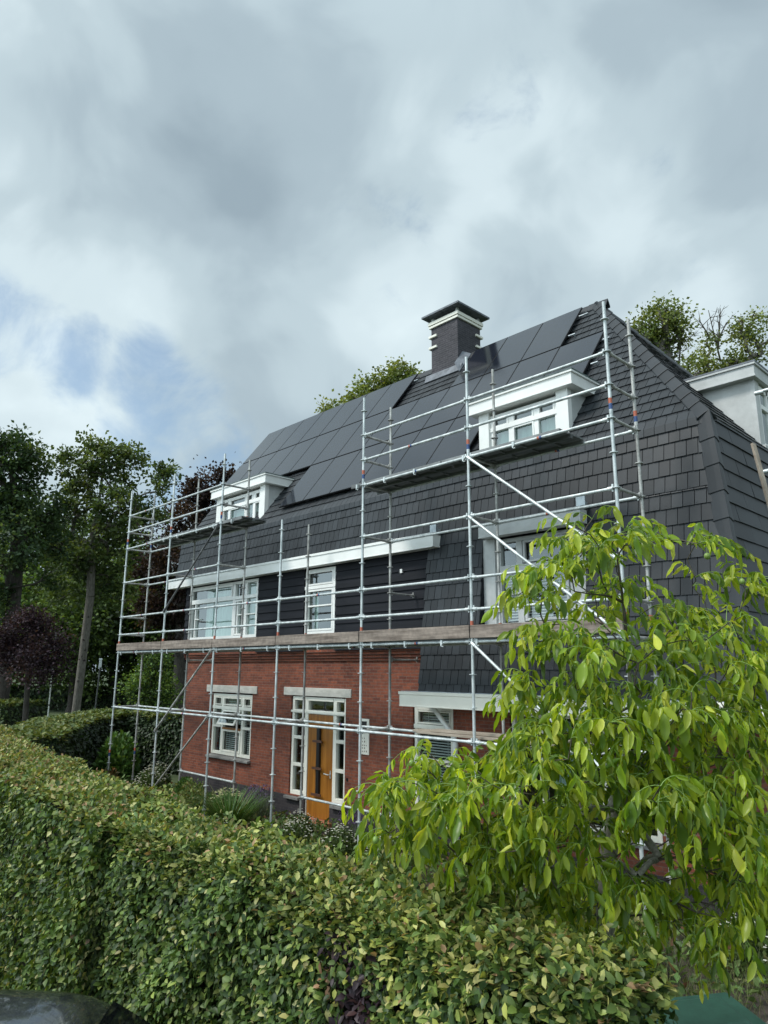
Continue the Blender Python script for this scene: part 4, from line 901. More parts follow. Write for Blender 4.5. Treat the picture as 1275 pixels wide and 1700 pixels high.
# --- trees
def skeleton(trunk, targets, trunk_r, wig=.12, sag=0.0, rt=.006, power=.5):
    """trunk: list of points; targets: clump centres. Returns segments (p, q, r0, r1)"""
    nodes = [np.array(p, float) for p in trunk]; par = [-1]+list(range(len(trunk)-1)); leafc = [0]*len(nodes)
    start = max(1, len(trunk)//2)
    tg = [np.array(t, float) for t in targets]; base = nodes[-1]; tg.sort(key=lambda t: np.linalg.norm(t-nodes[start]))
    tips = []
    for t in tg:
        arr = np.array(nodes[start:]); d = np.linalg.norm(arr-t, axis=1)+np.clip(arr[:, 2]-t[2], 0, None)*1.6
        i = int(np.argmin(d))+start; p = nodes[i]; L = np.linalg.norm(t-p); m = max(2, min(5, int(L/.35)+1)) if trunk_r < .1 else max(2, min(6, int(L/.7)+1)); last = i
        off = rng.normal(size=3)*wig*L; off[2] += wig*L*.8
        for j in range(1, m+1):
            u = j/m; q = p+(t-p)*u+off*math.sin(math.pi*u)*.8; q[2] -= sag*math.sin(math.pi*u)*L
            nodes.append(q); par.append(last); leafc.append(0); last = len(nodes)-1
        leafc[last] += 1; tips.append(last)
    tot = list(leafc)
    for i in range(len(nodes)-1, 0, -1): tot[par[i]] += tot[i]
    mx = max(1, tot[start]); seg = []
    R = [max(rt, trunk_r*(t/max(1, tot[0]))**power) for t in tot]
    for i in range(1, len(nodes)):
        r1 = R[i]; r0 = min(R[par[i]], r1*1.35) if i >= len(trunk) else R[par[i]]
        seg.append((nodes[par[i]], nodes[i], r0, r1))
    return seg
def blobpts(blobs, n, shell=.6):
    """n random points in a set of (centre, radius) blobs, crowding toward their surfaces"""
    w = np.array([r**2 for _, r in blobs]); idx = rng.choice(len(blobs), n, p=w/w.sum())
    c = np.array([b[0] for b in blobs])[idx]; r = np.array([b[1] for b in blobs])[idx]
    return c+rdir(n)*(r*(shell+(1-shell)*rng.random(n)**.7)*rng.uniform(.75, 1.05, n))[:, None]
def tree(name, label, cat, trunk, trunk_r, blobs, nclump, per, csize, lsize, pal, bark='bark', group=None, flare=1.0, wig=.14, dead=(), knots=0, m='leaff', flat=.75):
    base = trunk[0]; t = thing(name, tuple(base), label, cat, group)
    cl = blobpts(blobs, nclump); seg = skeleton(trunk, list(cl[::2]), trunk_r, wig)
    mb = MB()
    for i, (p, q, r0, r1) in enumerate(seg): mb.tube(p, q, r0, r1, n=10 if r0 > .1 else 5, cap=False)
    mb.tube(np.array(base)-[0, 0, .05], np.array(base)+(np.array(trunk[1])-np.array(base))*.12, trunk_r*1.5, trunk_r*1.02, n=12, cap=False)
    obj('trunk', mb, bark, t)
    if knots:
        mb = MB(); a, b = np.array(trunk[0], float), np.array(trunk[1], float)
        for kx in range(knots):
            u = .3+.6*kx/knots+rng.uniform(-.07, .07); p = a+(b-a)*u; toc = unit(CAM-p); toc = unit(toc+np.cross(toc, [0, 0, 1])*rng.uniform(-.6, .6)); c = p+toc*trunk_r*.93
            kr = trunk_r*rng.uniform(.2, .42); mb.tube(c-toc*.02, c+toc*.05, kr, kr*.6, n=9)
        obj('knot', mb, 'darkbark', t)
    n = nclump*per; ci = np.repeat(np.arange(nclump), per)
    cs_ = csize*rng.uniform(.6, 1.35, nclump); g = rng.normal(size=(n, 3))*.5; g[:, 2] *= flat
    P = cl[ci]+g*cs_[ci][:, None]
    base_c = pick(nclump, pal, .12); C = np.clip(base_c[ci]*(1+rng.normal(0, .2, (n, 1))), .004, 1)
    ax = unit(g+rdir(n)*.8); link('crown', leaves_me('crown', P, ax, rdir(n)*.8+np.array([0, 0, .8]), lsize*rng.uniform(.7, 1.3, n), C, T_DIA, 1.1, (m,)), t)
    if len(dead):
        mb = MB()
        for a, b in dead:
            a = np.array(a); b = np.array(b); mb.tube(a, b, .05, .015, n=5, cap=False)
            for j in range(7):
                s = a+(b-a)*(.25+.1*j); e = s+unit((b-a)/np.linalg.norm(b-a)*.8+rdir(1)[0]*.8)*rng.uniform(.4, .9); mb.tube(s, e, .02, .007, n=4, cap=False)
                for jj in range(2): s2_ = s+(e-s)*.6; mb.tube(s2_, s2_+unit(e-s+rdir(1)[0]*.5)*.35, .010, .004, n=4, cap=False)
        obj('dead_branch', mb, 'twig', t)
    return t
def B(L, d): return [(at(px, py, d+dd), r*d/F) for px, py, r, dd in L]
OAK = [(3, (0.045, 0.075, 0.028)), (4, (0.080, 0.120, 0.040)), (2, (0.13, 0.17, 0.055))]
tree('oak_tree', 'tall open crowned oak with a bare pale trunk, left of the scaffold', 'tree',
     [tuple(at(126, 1172, 38)*[1, 1, 0]), at(150, 990, 38), at(153, 900, 38.3), at(165, 830, 38), at(172, 770, 38)], .22,
     B([(170, 765, 38, 0), (115, 775, 30, -1), (215, 775, 36, 1), (262, 800, 26, 0), (130, 830, 40, 1), (195, 845, 42, -1), (245, 850, 26, 1), (85, 850, 30, 0), (150, 905, 48, 0), (205, 915, 36, 1), (150, 735, 14, 0), (100, 740, 12, 0), (275, 785, 12, 0), (215, 750, 12, 0), (105, 920, 36, 1), (185, 960, 26, 1), (150, 975, 34, 1), (110, 985, 26, 2), (205, 985, 24, 2)], 38), 290, 46, .42, .21, OAK, knots=5, wig=.16)
tree('lime_tree', 'broad dark leafy tree at the far left edge, behind the purple tree', 'tree',
     [tuple(at(8, 1120, 34)*[1, 1, 0]), at(25, 980, 34), at(30, 880, 34), at(20, 780, 34)], .32,
     B([(20, 760, 44, 0), (60, 770, 30, 1), (-20, 820, 60, 0), (55, 840, 44, 0), (20, 900, 50, -1), (80, 900, 34, 1), (-50, 780, 50, 0), (5, 725, 22, 0), (45, 730, 14, 0), (-60, 920, 60, 0), (95, 960, 26, 2), (-30, 1000, 44, -1)], 34), 300, 60, .48, .19, [(4, (0.035, 0.065, 0.028)), (3, (0.060, 0.100, 0.038)), (1.4, (0.10, 0.14, 0.05))], bark='darkbark')
tree('purple_plum_tree', 'small dark purple plum tree behind the low clipped hedge at left', 'tree',
     [tuple(at(46, 1175, 30)*[1, 1, 0]), at(46, 1135, 30), at(47, 1090, 30), at(47, 1060, 30)], .12,
     B([(45, 1050, 34, 0), (15, 1085, 30, 0), (80, 1085, 30, 0), (50, 1100, 32, -1), (95, 1110, 16, 0), (5, 1060, 20, 0), (70, 1045, 22, 1), (-15, 1100, 20, 0), (55, 1025, 16, 0)], 30), 150, 75, .5, .11, [(4, (0.026, 0.014, 0.022)), (3, (0.042, 0.022, 0.034)), (1, (0.07, 0.04, 0.05))], bark='darkbark')
tree('copper_beech_tree', 'large copper beech with dark purple brown leaves, behind the left end of the house', 'tree',
     [tuple(at(300, 1140, 46)*[1, 1, 0]), at(305, 1000, 46), at(320, 900, 46), at(335, 840, 46)], .45,
     B([(350, 810, 36, 0), (390, 795, 22, 1), (420, 800, 26, 4), (320, 850, 40, 0), (270, 880, 36, 0), (300, 930, 48, -1), (250, 940, 34, 1), (360, 880, 50, 2), (260, 1000, 38, 0), (310, 1000, 44, 0), (290, 1050, 36, 0), (225, 870, 18, 0), (330, 800, 18, 0), (372, 780, 10, 0)], 46), 340, 70, .62, .21, [(4, (0.028, 0.017, 0.017)), (3, (0.045, 0.026, 0.024)), (1.4, (0.075, 0.045, 0.035)), (.5, (0.06, 0.065, 0.03))], bark='darkbark')
BRIGHTG = [(3, (0.07, 0.13, 0.03)), (3, (0.13, 0.21, 0.045)), (2, (0.20, 0.28, 0.06)), (2, (0.03, 0.055, 0.02))]  # light green, also the sunlit look painted into woodland leaves
tree('garden_maple', 'young bright green maple between the hedge and the copper beech, behind the scaffold', 'tree',
     [tuple(at(248, 1190, 29)*[1, 1, 0]), at(250, 1160, 29), at(252, 1120, 29)], .07,
     B([(250, 1110, 24, 0), (232, 1140, 18, 0), (270, 1145, 20, 0), (255, 1165, 20, 0), (285, 1165, 12, 0), (262, 1090, 14, 0)], 29), 90, 70, .4, .11, BRIGHTG, bark='darkbark')
WOOD = [(3, (0.035, 0.065, 0.02)), (3, (0.060, 0.100, 0.03)), (2, (0.12, 0.175, 0.045))]
wood = [(-70, 1150, 58, 1000, 60, 0), (-10, 1150, 56, 990, 52, 1), (70, 1150, 60, 960, 62, 0), (120, 1150, 54, 1010, 50, 2), (185, 1150, 57, 975, 58, 0), (235, 1150, 60, 990, 50, 1), (280, 1150, 56, 1010, 50, 0), (40, 1150, 64, 880, 60, 1), (130, 1150, 66, 900, 58, 0), (210, 1150, 66, 920, 50, 1), (-60, 1150, 66, 860, 66, 0), (325, 1150, 62, 990, 50, 0)]
wl = ['dark green woodland tree behind the purple tree', 'bright green woodland tree glimpsed between the trunks']
for i, (px, pb, d, py, r, kk) in enumerate(wood):
    pal = [WOOD, BRIGHTG, [(3, (0.05, 0.085, 0.02)), (3, (0.11, 0.16, 0.04)), (1, (0.03, 0.05, 0.02))]][kk]  # second and third palettes put sunlight into the leaf colour
    tree('woodland_tree', ('dark green tree of the wood beyond the hedges, left background' if kk == 0 else 'yellow green tree coloured as if sunlit, of the wood beyond the hedges, left background'), 'tree', [tuple(at(px, pb, d)*[1, 1, 0]), at(px+4, (pb+py)/2+20, d), at(px, py, d)], .28,
         B([(px, py, r, 0), (px-r*.6, py+r*.8, r*.7, 1), (px+r*.6, py+r*.7, r*.7, -1), (px, py+r*1.4, r*.8, 0), (px-r*.3, py+r*2.0, r*.75, 0), (px+r*.4, py+r*2.3, r*.7, 1)], d), 120, 70, 1.25, .30, pal, bark='darkbark', group='trees of the far wood')
MAP = [(3, (0.12, 0.165, 0.05)), (3, (0.18, 0.22, 0.065)), (2, (0.25, 0.28, 0.09))]
tree('ridge_maple_tree', 'green tree top showing above the ridge left of the chimney', 'tree', [(-29, 20.5, 0), (-28.2, 20, 10), (-27.6, 19.4, 15)], .35,
     [(c, r) for c, r in B([(655, 640, 36, 0), (620, 655, 30, 0), (585, 668, 24, 0), (690, 640, 26, 1), (560, 690, 26, 0), (640, 690, 50, 0), (700, 690, 40, 0), (668, 618, 14, 0), (600, 640, 12, 0), (547, 676, 10, 0)], 40)], 200, 60, .45, .19, MAP)
tree('tall_oak_tree', 'tall oak with a rounded crown above the roof, right of the ridge end', 'tree', [(-14.5, 24, 0), (-13.2, 22, 10), (-12.4, 21, 14.6)], .3,
     B([(1092, 535, 34, 0), (1062, 560, 24, 0), (1120, 535, 22, 0), (1095, 575, 26, 0), (1130, 560, 14, 0), (1100, 505, 14, 0), (1060, 535, 12, 0), (1085, 620, 26, 0), (1120, 625, 22, 1)], 31), 120, 46, .46, .14, MAP, dead=[(at(1125, 620, 31), at(1133, 545, 31)), (at(1110, 610, 31), at(1128, 575, 31))])
tree('dying_oak_tree', 'sparse oak with bare dead twigs at its top, above the right side dormer', 'tree', [(-12.5, 26, 0), (-11.2, 23.4, 10), (-10.9, 22.6, 15.0)], .26,
     B([(1240, 550, 24, 0), (1262, 535, 20, 0), (1225, 565, 18, 0), (1250, 590, 22, 0), (1185, 565, 14, 0), (1175, 590, 18, 0), (1205, 600, 22, 0), (1160, 610, 22, 0), (1220, 620, 30, 0), (1150, 635, 24, 0), (1270, 560, 18, 0)], 33), 95, 44, .42, .14, MAP, dead=[(at(1196, 600, 33), at(1176, 515, 33)), (at(1192, 580, 33), at(1196, 512, 33)), (at(1178, 560, 33), at(1160, 530, 33)), (at(1190, 570, 33), at(1206, 535, 33))])

# --- the walnut tree in front of the house
def walnut():
    wt = thing('walnut_tree', tuple(at(1003, 1475, 4.3)*[1, 1, 0]), 'young walnut tree with drooping bright green leaves and green nuts, right foreground', 'tree')
    b0 = at(1003, 1475, 4.3)*[1, 1, 0]
    trunk = [b0, at(1003, 1500, 4.3), at(1012, 1400, 4.3), at(1030, 1330, 4.3), at(1045, 1270, 4.3), at(1050, 1180, 4.3), at(1042, 1080, 4.3), at(1035, 1000, 4.3), at(1025, 930, 4.3)]
    Z = [(975, 900, 52, -.1, 15), (1035, 925, 44, .1, 11), (1010, 960, 40, .1, 8), (925, 965, 45, 0, 9), (1000, 1000, 60, .2, 13), (885, 1000, 30, -.2, 6), (1150, 905, 30, 0, 4), (1195, 912, 18, 0, 2), (960, 1075, 58, -.2, 14), (905, 1075, 36, 0, 7),
         (1085, 1050, 46, .3, 7), (1150, 985, 26, .2, 2), (1130, 1030, 30, .2, 4), (1252, 985, 32, .1, 6), (1215, 1050, 46, .2, 8), (1160, 1080, 70, -.2, 12), (1060, 1120, 70, -.3, 16), (900, 1160, 50, 0, 9), (970, 1180, 66, -.3, 16), (1240, 1130, 60, -.2, 13),
         (1150, 1180, 75, -.4, 20), (1050, 1230, 80, -.4, 20), (895, 1235, 44, -.1, 9), (930, 1270, 66, -.4, 17), (845, 1285, 34, .1, 6), (775, 1305, 40, .2, 7), (700, 1290, 44, 0, 10), (650, 1330, 40, -.2, 8), (720, 1350, 55, -.3, 14), (800, 1350, 66, -.4, 18),
         (890, 1350, 70, -.4, 18), (980, 1330, 60, .3, 12), (1230, 1240, 80, -.5, 20), (1140, 1290, 80, -.3, 18), (1230, 1350, 80, -.4, 18), (1110, 1380, 70, .1, 12), (860, 1440, 66, -.3, 14), (780, 1420, 50, -.1, 10), (930, 1440, 56, -.5, 8), (1060, 1440, 50, -.5, 6), (1180, 1440, 80, -.3, 13), (1250, 1450, 50, -.5, 8),
         (990, 1510, 55, .1, 10), (900, 1500, 45, .2, 8), (1110, 1500, 66, -.2, 10), (1210, 1520, 60, -.2, 8), (1150, 1560, 45, -.3, 5), (1010, 1550, 40, 0, 6), (860, 1400, 60, .1, 12), (960, 1390, 50, -.5, 9), (1190, 1380, 60, -.6, 12), (1120, 1330, 60, -.6, 12), (1030, 1330, 50, -.6, 9), (1240, 1480, 50, -.2, 8), (1080, 1480, 50, -.2, 8), (960, 1470, 50, -.1, 9), (640, 1385, 30, -.2, 3), (700, 1400, 34, 0, 4)]
    tips = []; tz = []
    for px, py, r, dd, n in Z:
        for i in range(int(n*(.74 if py < 1120 else .98))+1):
            a = rng.random()*6.283; q = math.sqrt(rng.random()); tips.append(at(px+math.cos(a)*r*q*.85, py-14+math.sin(a)*r*q*.72, 4.3+dd*.8+rng.normal()*.2)); tz.append(1)
    seg = skeleton(trunk, tips, .052, .10, rt=.0032, power=.60)
    mb = MB()
    for i, (p, q, r0, r1) in enumerate(seg): mb.tube(p, q, r0, r1, n=12 if r0 > .03 else 6, cap=False, mi=0 if r0 > .012 else 1)
    obj('trunk', mb, ['palebark', 'twig'], wt)
    # compound leaves
    LP, LA, LN_, LS, LC, LW = [], [], [], [], [], []; ra = MB(); nuts = []
    ctr = at(1040, 1250, 4.4)
    for tp in tips:
        nl = rng.choice([2, 2, 3, 4])
        clump = rng.uniform(.78, 1.25)
        for q in range(nl):
            out = (tp-ctr)*np.array([1, 1, .2]); h = rng.random()*6.283
            d = unit(unit(out)*.7+np.array([math.cos(h), math.sin(h), 0])*1.0+np.array([0, 0, rng.uniform(.1, .8)])); L = rng.uniform(.14, .27)
            pts = [tp]; dd = d.copy(); ns = 7
            for j in range(ns): pts.append(pts[-1]+dd*L/ns); dd = unit(dd+np.array([0, 0, -.14-rng.random()*.16]))
            for j in range(ns): ra.tube(pts[j], pts[j+1], .0024*(1-.07*j), .0024*(1-.07*(j+1)), n=4, cap=False)
            side = unit(np.cross(dd, [0, 0, 1])+rng.normal(size=3)*.1); base_t = rng.uniform(0, 1)
            pairs = rng.choice([2, 3, 3]); st_ = [2, 4, 6][3-pairs:] if pairs < 3 else [2, 4, 6]
            for si, s in enumerate(st_+[ns]):
                for sg in ((-1, 1) if s != ns else (0,)):
                    u = (pts[min(s, ns)]-pts[min(s, ns)-1]); u = unit(u)
                    ax = unit(u*.55+side*sg*.75+np.array([0, 0, -rng.uniform(.25, 1.35)])+rng.normal(size=3)*.22) if sg else unit(u*.9+np.array([0, 0, -rng.uniform(.3, 1.1)])+rng.normal(size=3)*.2)
                    nr = unit(np.cross(ax, rng.normal(size=3)*.5+u*sg*1.0+side*(.9 if not sg else .2))+rng.normal(size=3)*.25)
                    if nr[2] < 0: nr = -nr
                    sz = rng.uniform(.052, .118)*(0.78+.10*si)*(1.12 if not sg else 1)
                    LP.append(pts[min(s, ns)]); LA.append(ax); LN_.append(nr); LS.append(sz); LW.append(rng.uniform(.55, 1.0))
                    c = pick(1, [(2.6, (0.10, 0.18, 0.016)), (4, (0.20, 0.295, 0.022)), (3.6, (0.35, 0.43, 0.035)), (1, (0.50, 0.53, 0.08))], .12)[0]*clump; LC.append(c)
        if rng.random() < .075: nuts.append(tp+np.array([rng.normal()*.03, rng.normal()*.03, -.05]))
    obj('leaf_stalks', ra, 'walnut', wt)
    link('crown', leaves_me('crown', np.array(LP), np.array(LA), np.array(LN_), np.array(LS), np.array(LC), T_WAL, np.array(LW), ('leafw',)), wt)
    for px, py, d in ((968, 1308, 3.85), (977, 1316, 3.85), (961, 1312, 3.87), (1117, 1450, 3.75), (1127, 1449, 3.78), (864, 1292, 3.95), (840, 1335, 3.85), (853, 1328, 3.88), (683, 1267, 4.2), (1050, 1140, 3.9), (1183, 1166, 3.8), (1173, 1168, 3.82), (766, 1450, 3.9), (1152, 1306, 3.85), (1232, 965, 4.2), (1262, 1455, 3.8), (642, 1327, 4.1), (957, 1103, 3.9)):
        nuts.append(at(px, py, d))
    for p in nuts:
        mb = MB(); mb.sphere((0, 0, 0), .018*rng.uniform(.9, 1.15), nu=12, nv=9, sc=(1, 1, 1.12)); mb.tube((0, 0, .016), (.004, .003, .07), .0022, n=5); obj('walnut_fruit', mb, 'walnut', wt, loc=tuple(p))
walnut()

# --- garden plants
def protos(kind):
    """local leaf arrays for one plant, about a metre scale"""
    if kind == 'grass':
        n = 620; h = rng.random(n)*6.283; r = rng.random(n)*.22; P = np.column_stack([np.cos(h)*r, np.sin(h)*r, np.zeros(n)]); ax = np.column_stack([np.cos(h)*.55, np.sin(h)*.55, np.ones(n)*rng.uniform(.7, 1.3, n)])
        nr = -np.column_stack([np.cos(h), np.sin(h), -.4*np.ones(n)]); return [('leaves', P, ax, nr, rng.uniform(.6, 1.15, n), pick(n, [(3, (0.045, 0.10, 0.02)), (3, (0.07, 0.14, 0.03)), (1, (0.16, 0.18, 0.07))]), T_BLADE, .45)]
    if kind == 'lavender':
        n = 300; h = rng.random(n)*6.283; r = rng.random(n)*.25; P = np.column_stack([np.cos(h)*r, np.sin(h)*r, rng.random(n)*.25]); ax = np.column_stack([np.cos(h)*.4, np.sin(h)*.4, np.ones(n)]); a = ('leaves', P, ax, rdir(n), rng.uniform(.2, .4, n), pick(n, [(1, (0.10, 0.13, 0.09)), (1, (0.07, 0.09, 0.05))]), T_BLADE, .8)
        n = 420; h = rng.random(n)*6.283; r = rng.random(n)*.33; P = np.column_stack([np.cos(h)*r, np.sin(h)*r, .48+rng.random(n)*.28-r*.2]); return [a, ('flowers', P, rdir(n)*.5+np.array([0, 0, 1]), rdir(n), rng.uniform(.03, .05, n), pick(n, [(2, (0.16, 0.11, 0.22)), (1, (0.10, 0.07, 0.14))]), T_DIA, .8)]
    if kind in ('daisy', 'sedum', 'shrub', 'fern', 'rusty'):
        H = {'daisy': .62, 'sedum': .5, 'shrub': 1.0, 'fern': .8, 'rusty': .75}[kind]; n = {'shrub': 1500}.get(kind, 900)
        d = rdir(n); d[:, 2] = np.abs(d[:, 2]); P = d*np.array([.42, .42, H])*(rng.random((n, 1))**.4); ax = d*.7+rdir(n)*.6+np.array([0, 0, .3])
        pal = {'daisy': [(3, (0.07, 0.11, 0.035)), (2, (0.11, 0.15, 0.05)), (1, (0.04, 0.06, 0.02))], 'sedum': [(3, (0.09, 0.15, 0.05)), (2, (0.13, 0.19, 0.07))], 'shrub': [(3, (0.06, 0.13, 0.03)), (3, (0.10, 0.19, 0.045)), (1, (0.15, 0.24, 0.06))],
               'fern': [(2, (0.09, 0.15, 0.04)), (2, (0.17, 0.21, 0.06)), (1, (0.28, 0.26, 0.11))], 'rusty': [(2, (0.16, 0.07, 0.03)), (2, (0.09, 0.08, 0.03)), (1, (0.25, 0.13, 0.06)), (1, (0.06, 0.09, 0.03))]}[kind]
        out = [('leaves', P, ax, rdir(n)+np.array([0, 0, 1.0]), rng.uniform(.07, .13, n)*(1.0 if kind != 'shrub' else 1.2), pick(n, pal), T_DIA, .8)]
        if kind in ('daisy', 'sedum'):
            m_ = 90 if kind == 'daisy' else 150; h = rng.random(m_)*6.283; r = rng.random(m_)**.6*.42; z = H*np.sqrt(np.clip(1-(r/.46)**2, 0, 1))+rng.uniform(0, .16, m_); c = np.column_stack([np.cos(h)*r, np.sin(h)*r, z])
            P = np.repeat(c, 5, 0); a5 = np.tile(np.arange(5)*1.2566, m_); ax = np.column_stack([np.cos(a5), np.sin(a5), np.full(len(a5), .25)])
            out.append(('flowers', P, ax, np.tile([0, 0, 1.0], (len(P), 1)), np.full(len(P), .030 if kind == 'daisy' else .032), pick(len(P), [(1, (.68, .68, .62) if kind == 'daisy' else (.60, .60, .36))], .08), T_DIA, 1.0))
        return out
PK = {}
def plant(kind, x, y, s, label, cat, group=None, z=0.0):
    nm = {'grass': 'ornamental_grass', 'lavender': 'lavender', 'daisy': 'white_daisy_plant', 'sedum': 'sedum_plant', 'shrub': 'leafy_shrub', 'fern': 'perennial_plant', 'rusty': 'bronze_plant'}[kind]
    if kind not in PK: PK[kind] = [(n_, leaves_me(n_, P, ax, nr, sz, c, tm, w, ('leafh',))) for n_, P, ax, nr, sz, c, tm, w in protos(kind)]
    t = thing(nm, (x, y, z), label, cat, group); t.rotation_euler.z = rng.random()*6.28; t.scale = (s*rng.uniform(.9, 1.15), s*rng.uniform(.9, 1.15), s)
    for n_, me in PK[kind]:
        o = bpy.data.objects.new(n_, me); COL.objects.link(o); o.parent = t
        if n_ == 'flowers': o['kind'] = 'stuff'
plant('grass', -13.3, -.3, 1.0, 'arching clump of ornamental grass below the lavender', 'grass clump')
plant('grass', -14.3, -1.6, .85, 'smaller grass clump nearer the front hedge', 'grass clump')
plant('lavender', -13.9, .75, 1.05, 'tall purple lavender against the dark brick plinth', 'lavender')
plant('lavender', -10.8, .9, .9, 'purple lavender beside the front door step', 'lavender')
plant('sedum', -14.8, .55, 1.0, 'cream flowering sedum left of the tall lavender', 'flowering plant')
plant('shrub', -20.9, .6, 1.45, 'round bright green shrub at the left end of the scaffold', 'shrub')
plant('shrub', -17.2, .8, .6, 'small green shrub under the ground floor window', 'shrub')
i = 0
beds = [('daisy', -18.6, .5, 1), ('daisy', -19.6, 1.2, .95), ('daisy', -17.2, -.5, .9), ('daisy', -20.4, -.6, .9), ('daisy', -16.0, -1.3, .9), ('daisy', -12.0, .5, .75), ('daisy', -11.2, -.2, .8), ('daisy', -10.3, .1, .8), ('daisy', -9.8, .9, .7), ('daisy', -9.2, .2, .8), ('daisy', -3.5, .5, .9), ('daisy', -12.6, -1.0, .7)]
for k_, x, y, s in beds: plant(k_, x, y, s, 'white flowering daisy clump in the bed between hedge and house', 'flowering plant', 'white daisy clumps in the garden bed')
for x, y, s, k_ in ((-16.6, .7, .8, 'fern'), (-15.8, .2, .8, 'fern'), (-15.2, -.9, .9, 'fern'), (-17.9, -1.4, .9, 'fern'), (-19.3, -1.5, .9, 'fern'), (-12.9, -2.0, .9, 'fern'), (-11.8, -1.4, .85, 'fern'), (-10.6, -1.3, .9, 'fern'), (-9.4, -1.2, .9, 'fern'), (-8.4, -.6, .9, 'fern'), (-7.2, .2, .9, 'fern'), (-6.2, -.8, .9, 'fern'), (-5.2, .3, .9, 'fern'), (-4.4, -.6, .8, 'fern'), (-10.9, -2.6, 1.0, 'fern'), (-9.2, -2.6, 1.0, 'fern'), (-13.9, -2.8, 1.0, 'fern'), (-7.6, -2.2, 1.0, 'fern'), (-5.8, -2.4, .9, 'fern'), (-4.2, -2.2, .9, 'fern'), (-16.4, -2.6, 1.0, 'fern')):
    plant(k_, x, y, s, 'low leafy perennial in the bed between hedge and house', 'plant', 'leafy perennials in the garden bed')
for x, y, s in ((-16.9, -1.9, 1.1), (-18.6, -2.2, 1.15), (-10.0, -1.9, .95), (-8.2, -1.6, .9), (-19.6, -.2, .9), (-11.6, -2.2, .9)):
    plant('rusty', x, y, s, 'rust coloured fading perennial between the green plants of the bed', 'plant', 'rust coloured perennials in the garden bed')
for x, y, s in ((-8.6, -3.9, 1.25), (-9.6, -3.6, 1.35), (-10.7, -3.7, 1.3), (-11.9, -3.4, 1.4), (-13.0, -3.5, 1.35), (-14.2, -3.2, 1.45), (-15.3, -3.0, 1.4), (-16.4, -2.9, 1.4), (-17.6, -2.4, 1.45), (-7.6, -3.8, 1.2), (-6.6, -4.0, 1.15), (-12.5, -2.7, 1.3), (-15.0, -2.0, 1.3), (-10.2, -2.9, 1.2)):
    plant('fern', x, y, s, 'tall buff and green perennial standing just behind the front hedge', 'plant', 'tall perennials behind the front hedge')
# ground cover between them
n = 26000; x = rng.uniform(-24, -3.1, n); y = rng.uniform(-4.6, 1.4, n); P = np.column_stack([x, y, .02+rng.random(n)*.30*(.6+.4*sn(np.column_stack([x, y, x*0]), .9))])
gc = link('ground_cover', leaves_me('ground_cover', P, rdir(n)*np.array([1, 1, .4])+np.array([0, 0, .5]), rdir(n)+np.array([0, 0, 1.0]), rng.uniform(.07, .14, n), pick(n, [(3, (0.08, 0.14, 0.04)), (3, (0.12, 0.18, 0.05)), (1, (0.22, 0.21, 0.09)), (.5, (0.18, 0.09, 0.05))]), T_DIA, .8, ('leafh',)))
gc['kind'] = 'stuff'; gc['label'] = 'low green ground cover filling the garden bed'
n = 9000; x = rng.uniform(-6, -2.9, n); y = rng.uniform(-3.0, 3.5, n); P = np.column_stack([x, y, rng.random(n)*.25])
gc = link('rough_grass', leaves_me('rough_grass', P, rdir(n)*np.array([.5, .5, .2])+np.array([0, 0, 1.0]), rdir(n), rng.uniform(.12, .3, n), pick(n, [(3, (0.08, 0.12, 0.035)), (2, (0.14, 0.17, 0.06)), (1, (0.22, 0.21, 0.10))]), T_BLADE, .35, ('leafh',)))
gc['kind'] = 'stuff'; gc['label'] = 'rough grass beside the gravel path'

# --- poles in the left background
mb = MB(); b = at(157, 1172, 33); t = at(166, 1108, 33); mb.tube((b[0], b[1], 0), t, .035, .03, n=10); lp = obj('garden_lamp_post', mb, 'steeldark'); tag(lp, 'slim grey lamp post with a small light head, right of the pale oak trunk', 'lamp post')
mb = MB(); mb.tube(t, t+np.array([0, 0, .36]), .07, .06, n=12); mb.tube(t+np.array([0, 0, .36]), t+np.array([0, 0, .42]), .085, .06, n=12); WL[lp.name] = (0, 0, 0); obj('lamp_head', mb, 'galv', lp)
mb = MB(); b = at(84, 1150, 31); t = at(93, 1050, 31); mb.tube((b[0], b[1], 0), t, .03, .024, n=8)
for u in (.35, .62, .8): p = np.array([b[0], b[1], 0])*(1-u)+t*u; mb.tube(p, p+np.array([0, 0, .3]), .034, .034, n=8, mi=1)
tag(obj('flag_pole', mb, ['white', 'darkbark']), 'thin white pole with dark bands standing in the purple plum tree', 'pole')

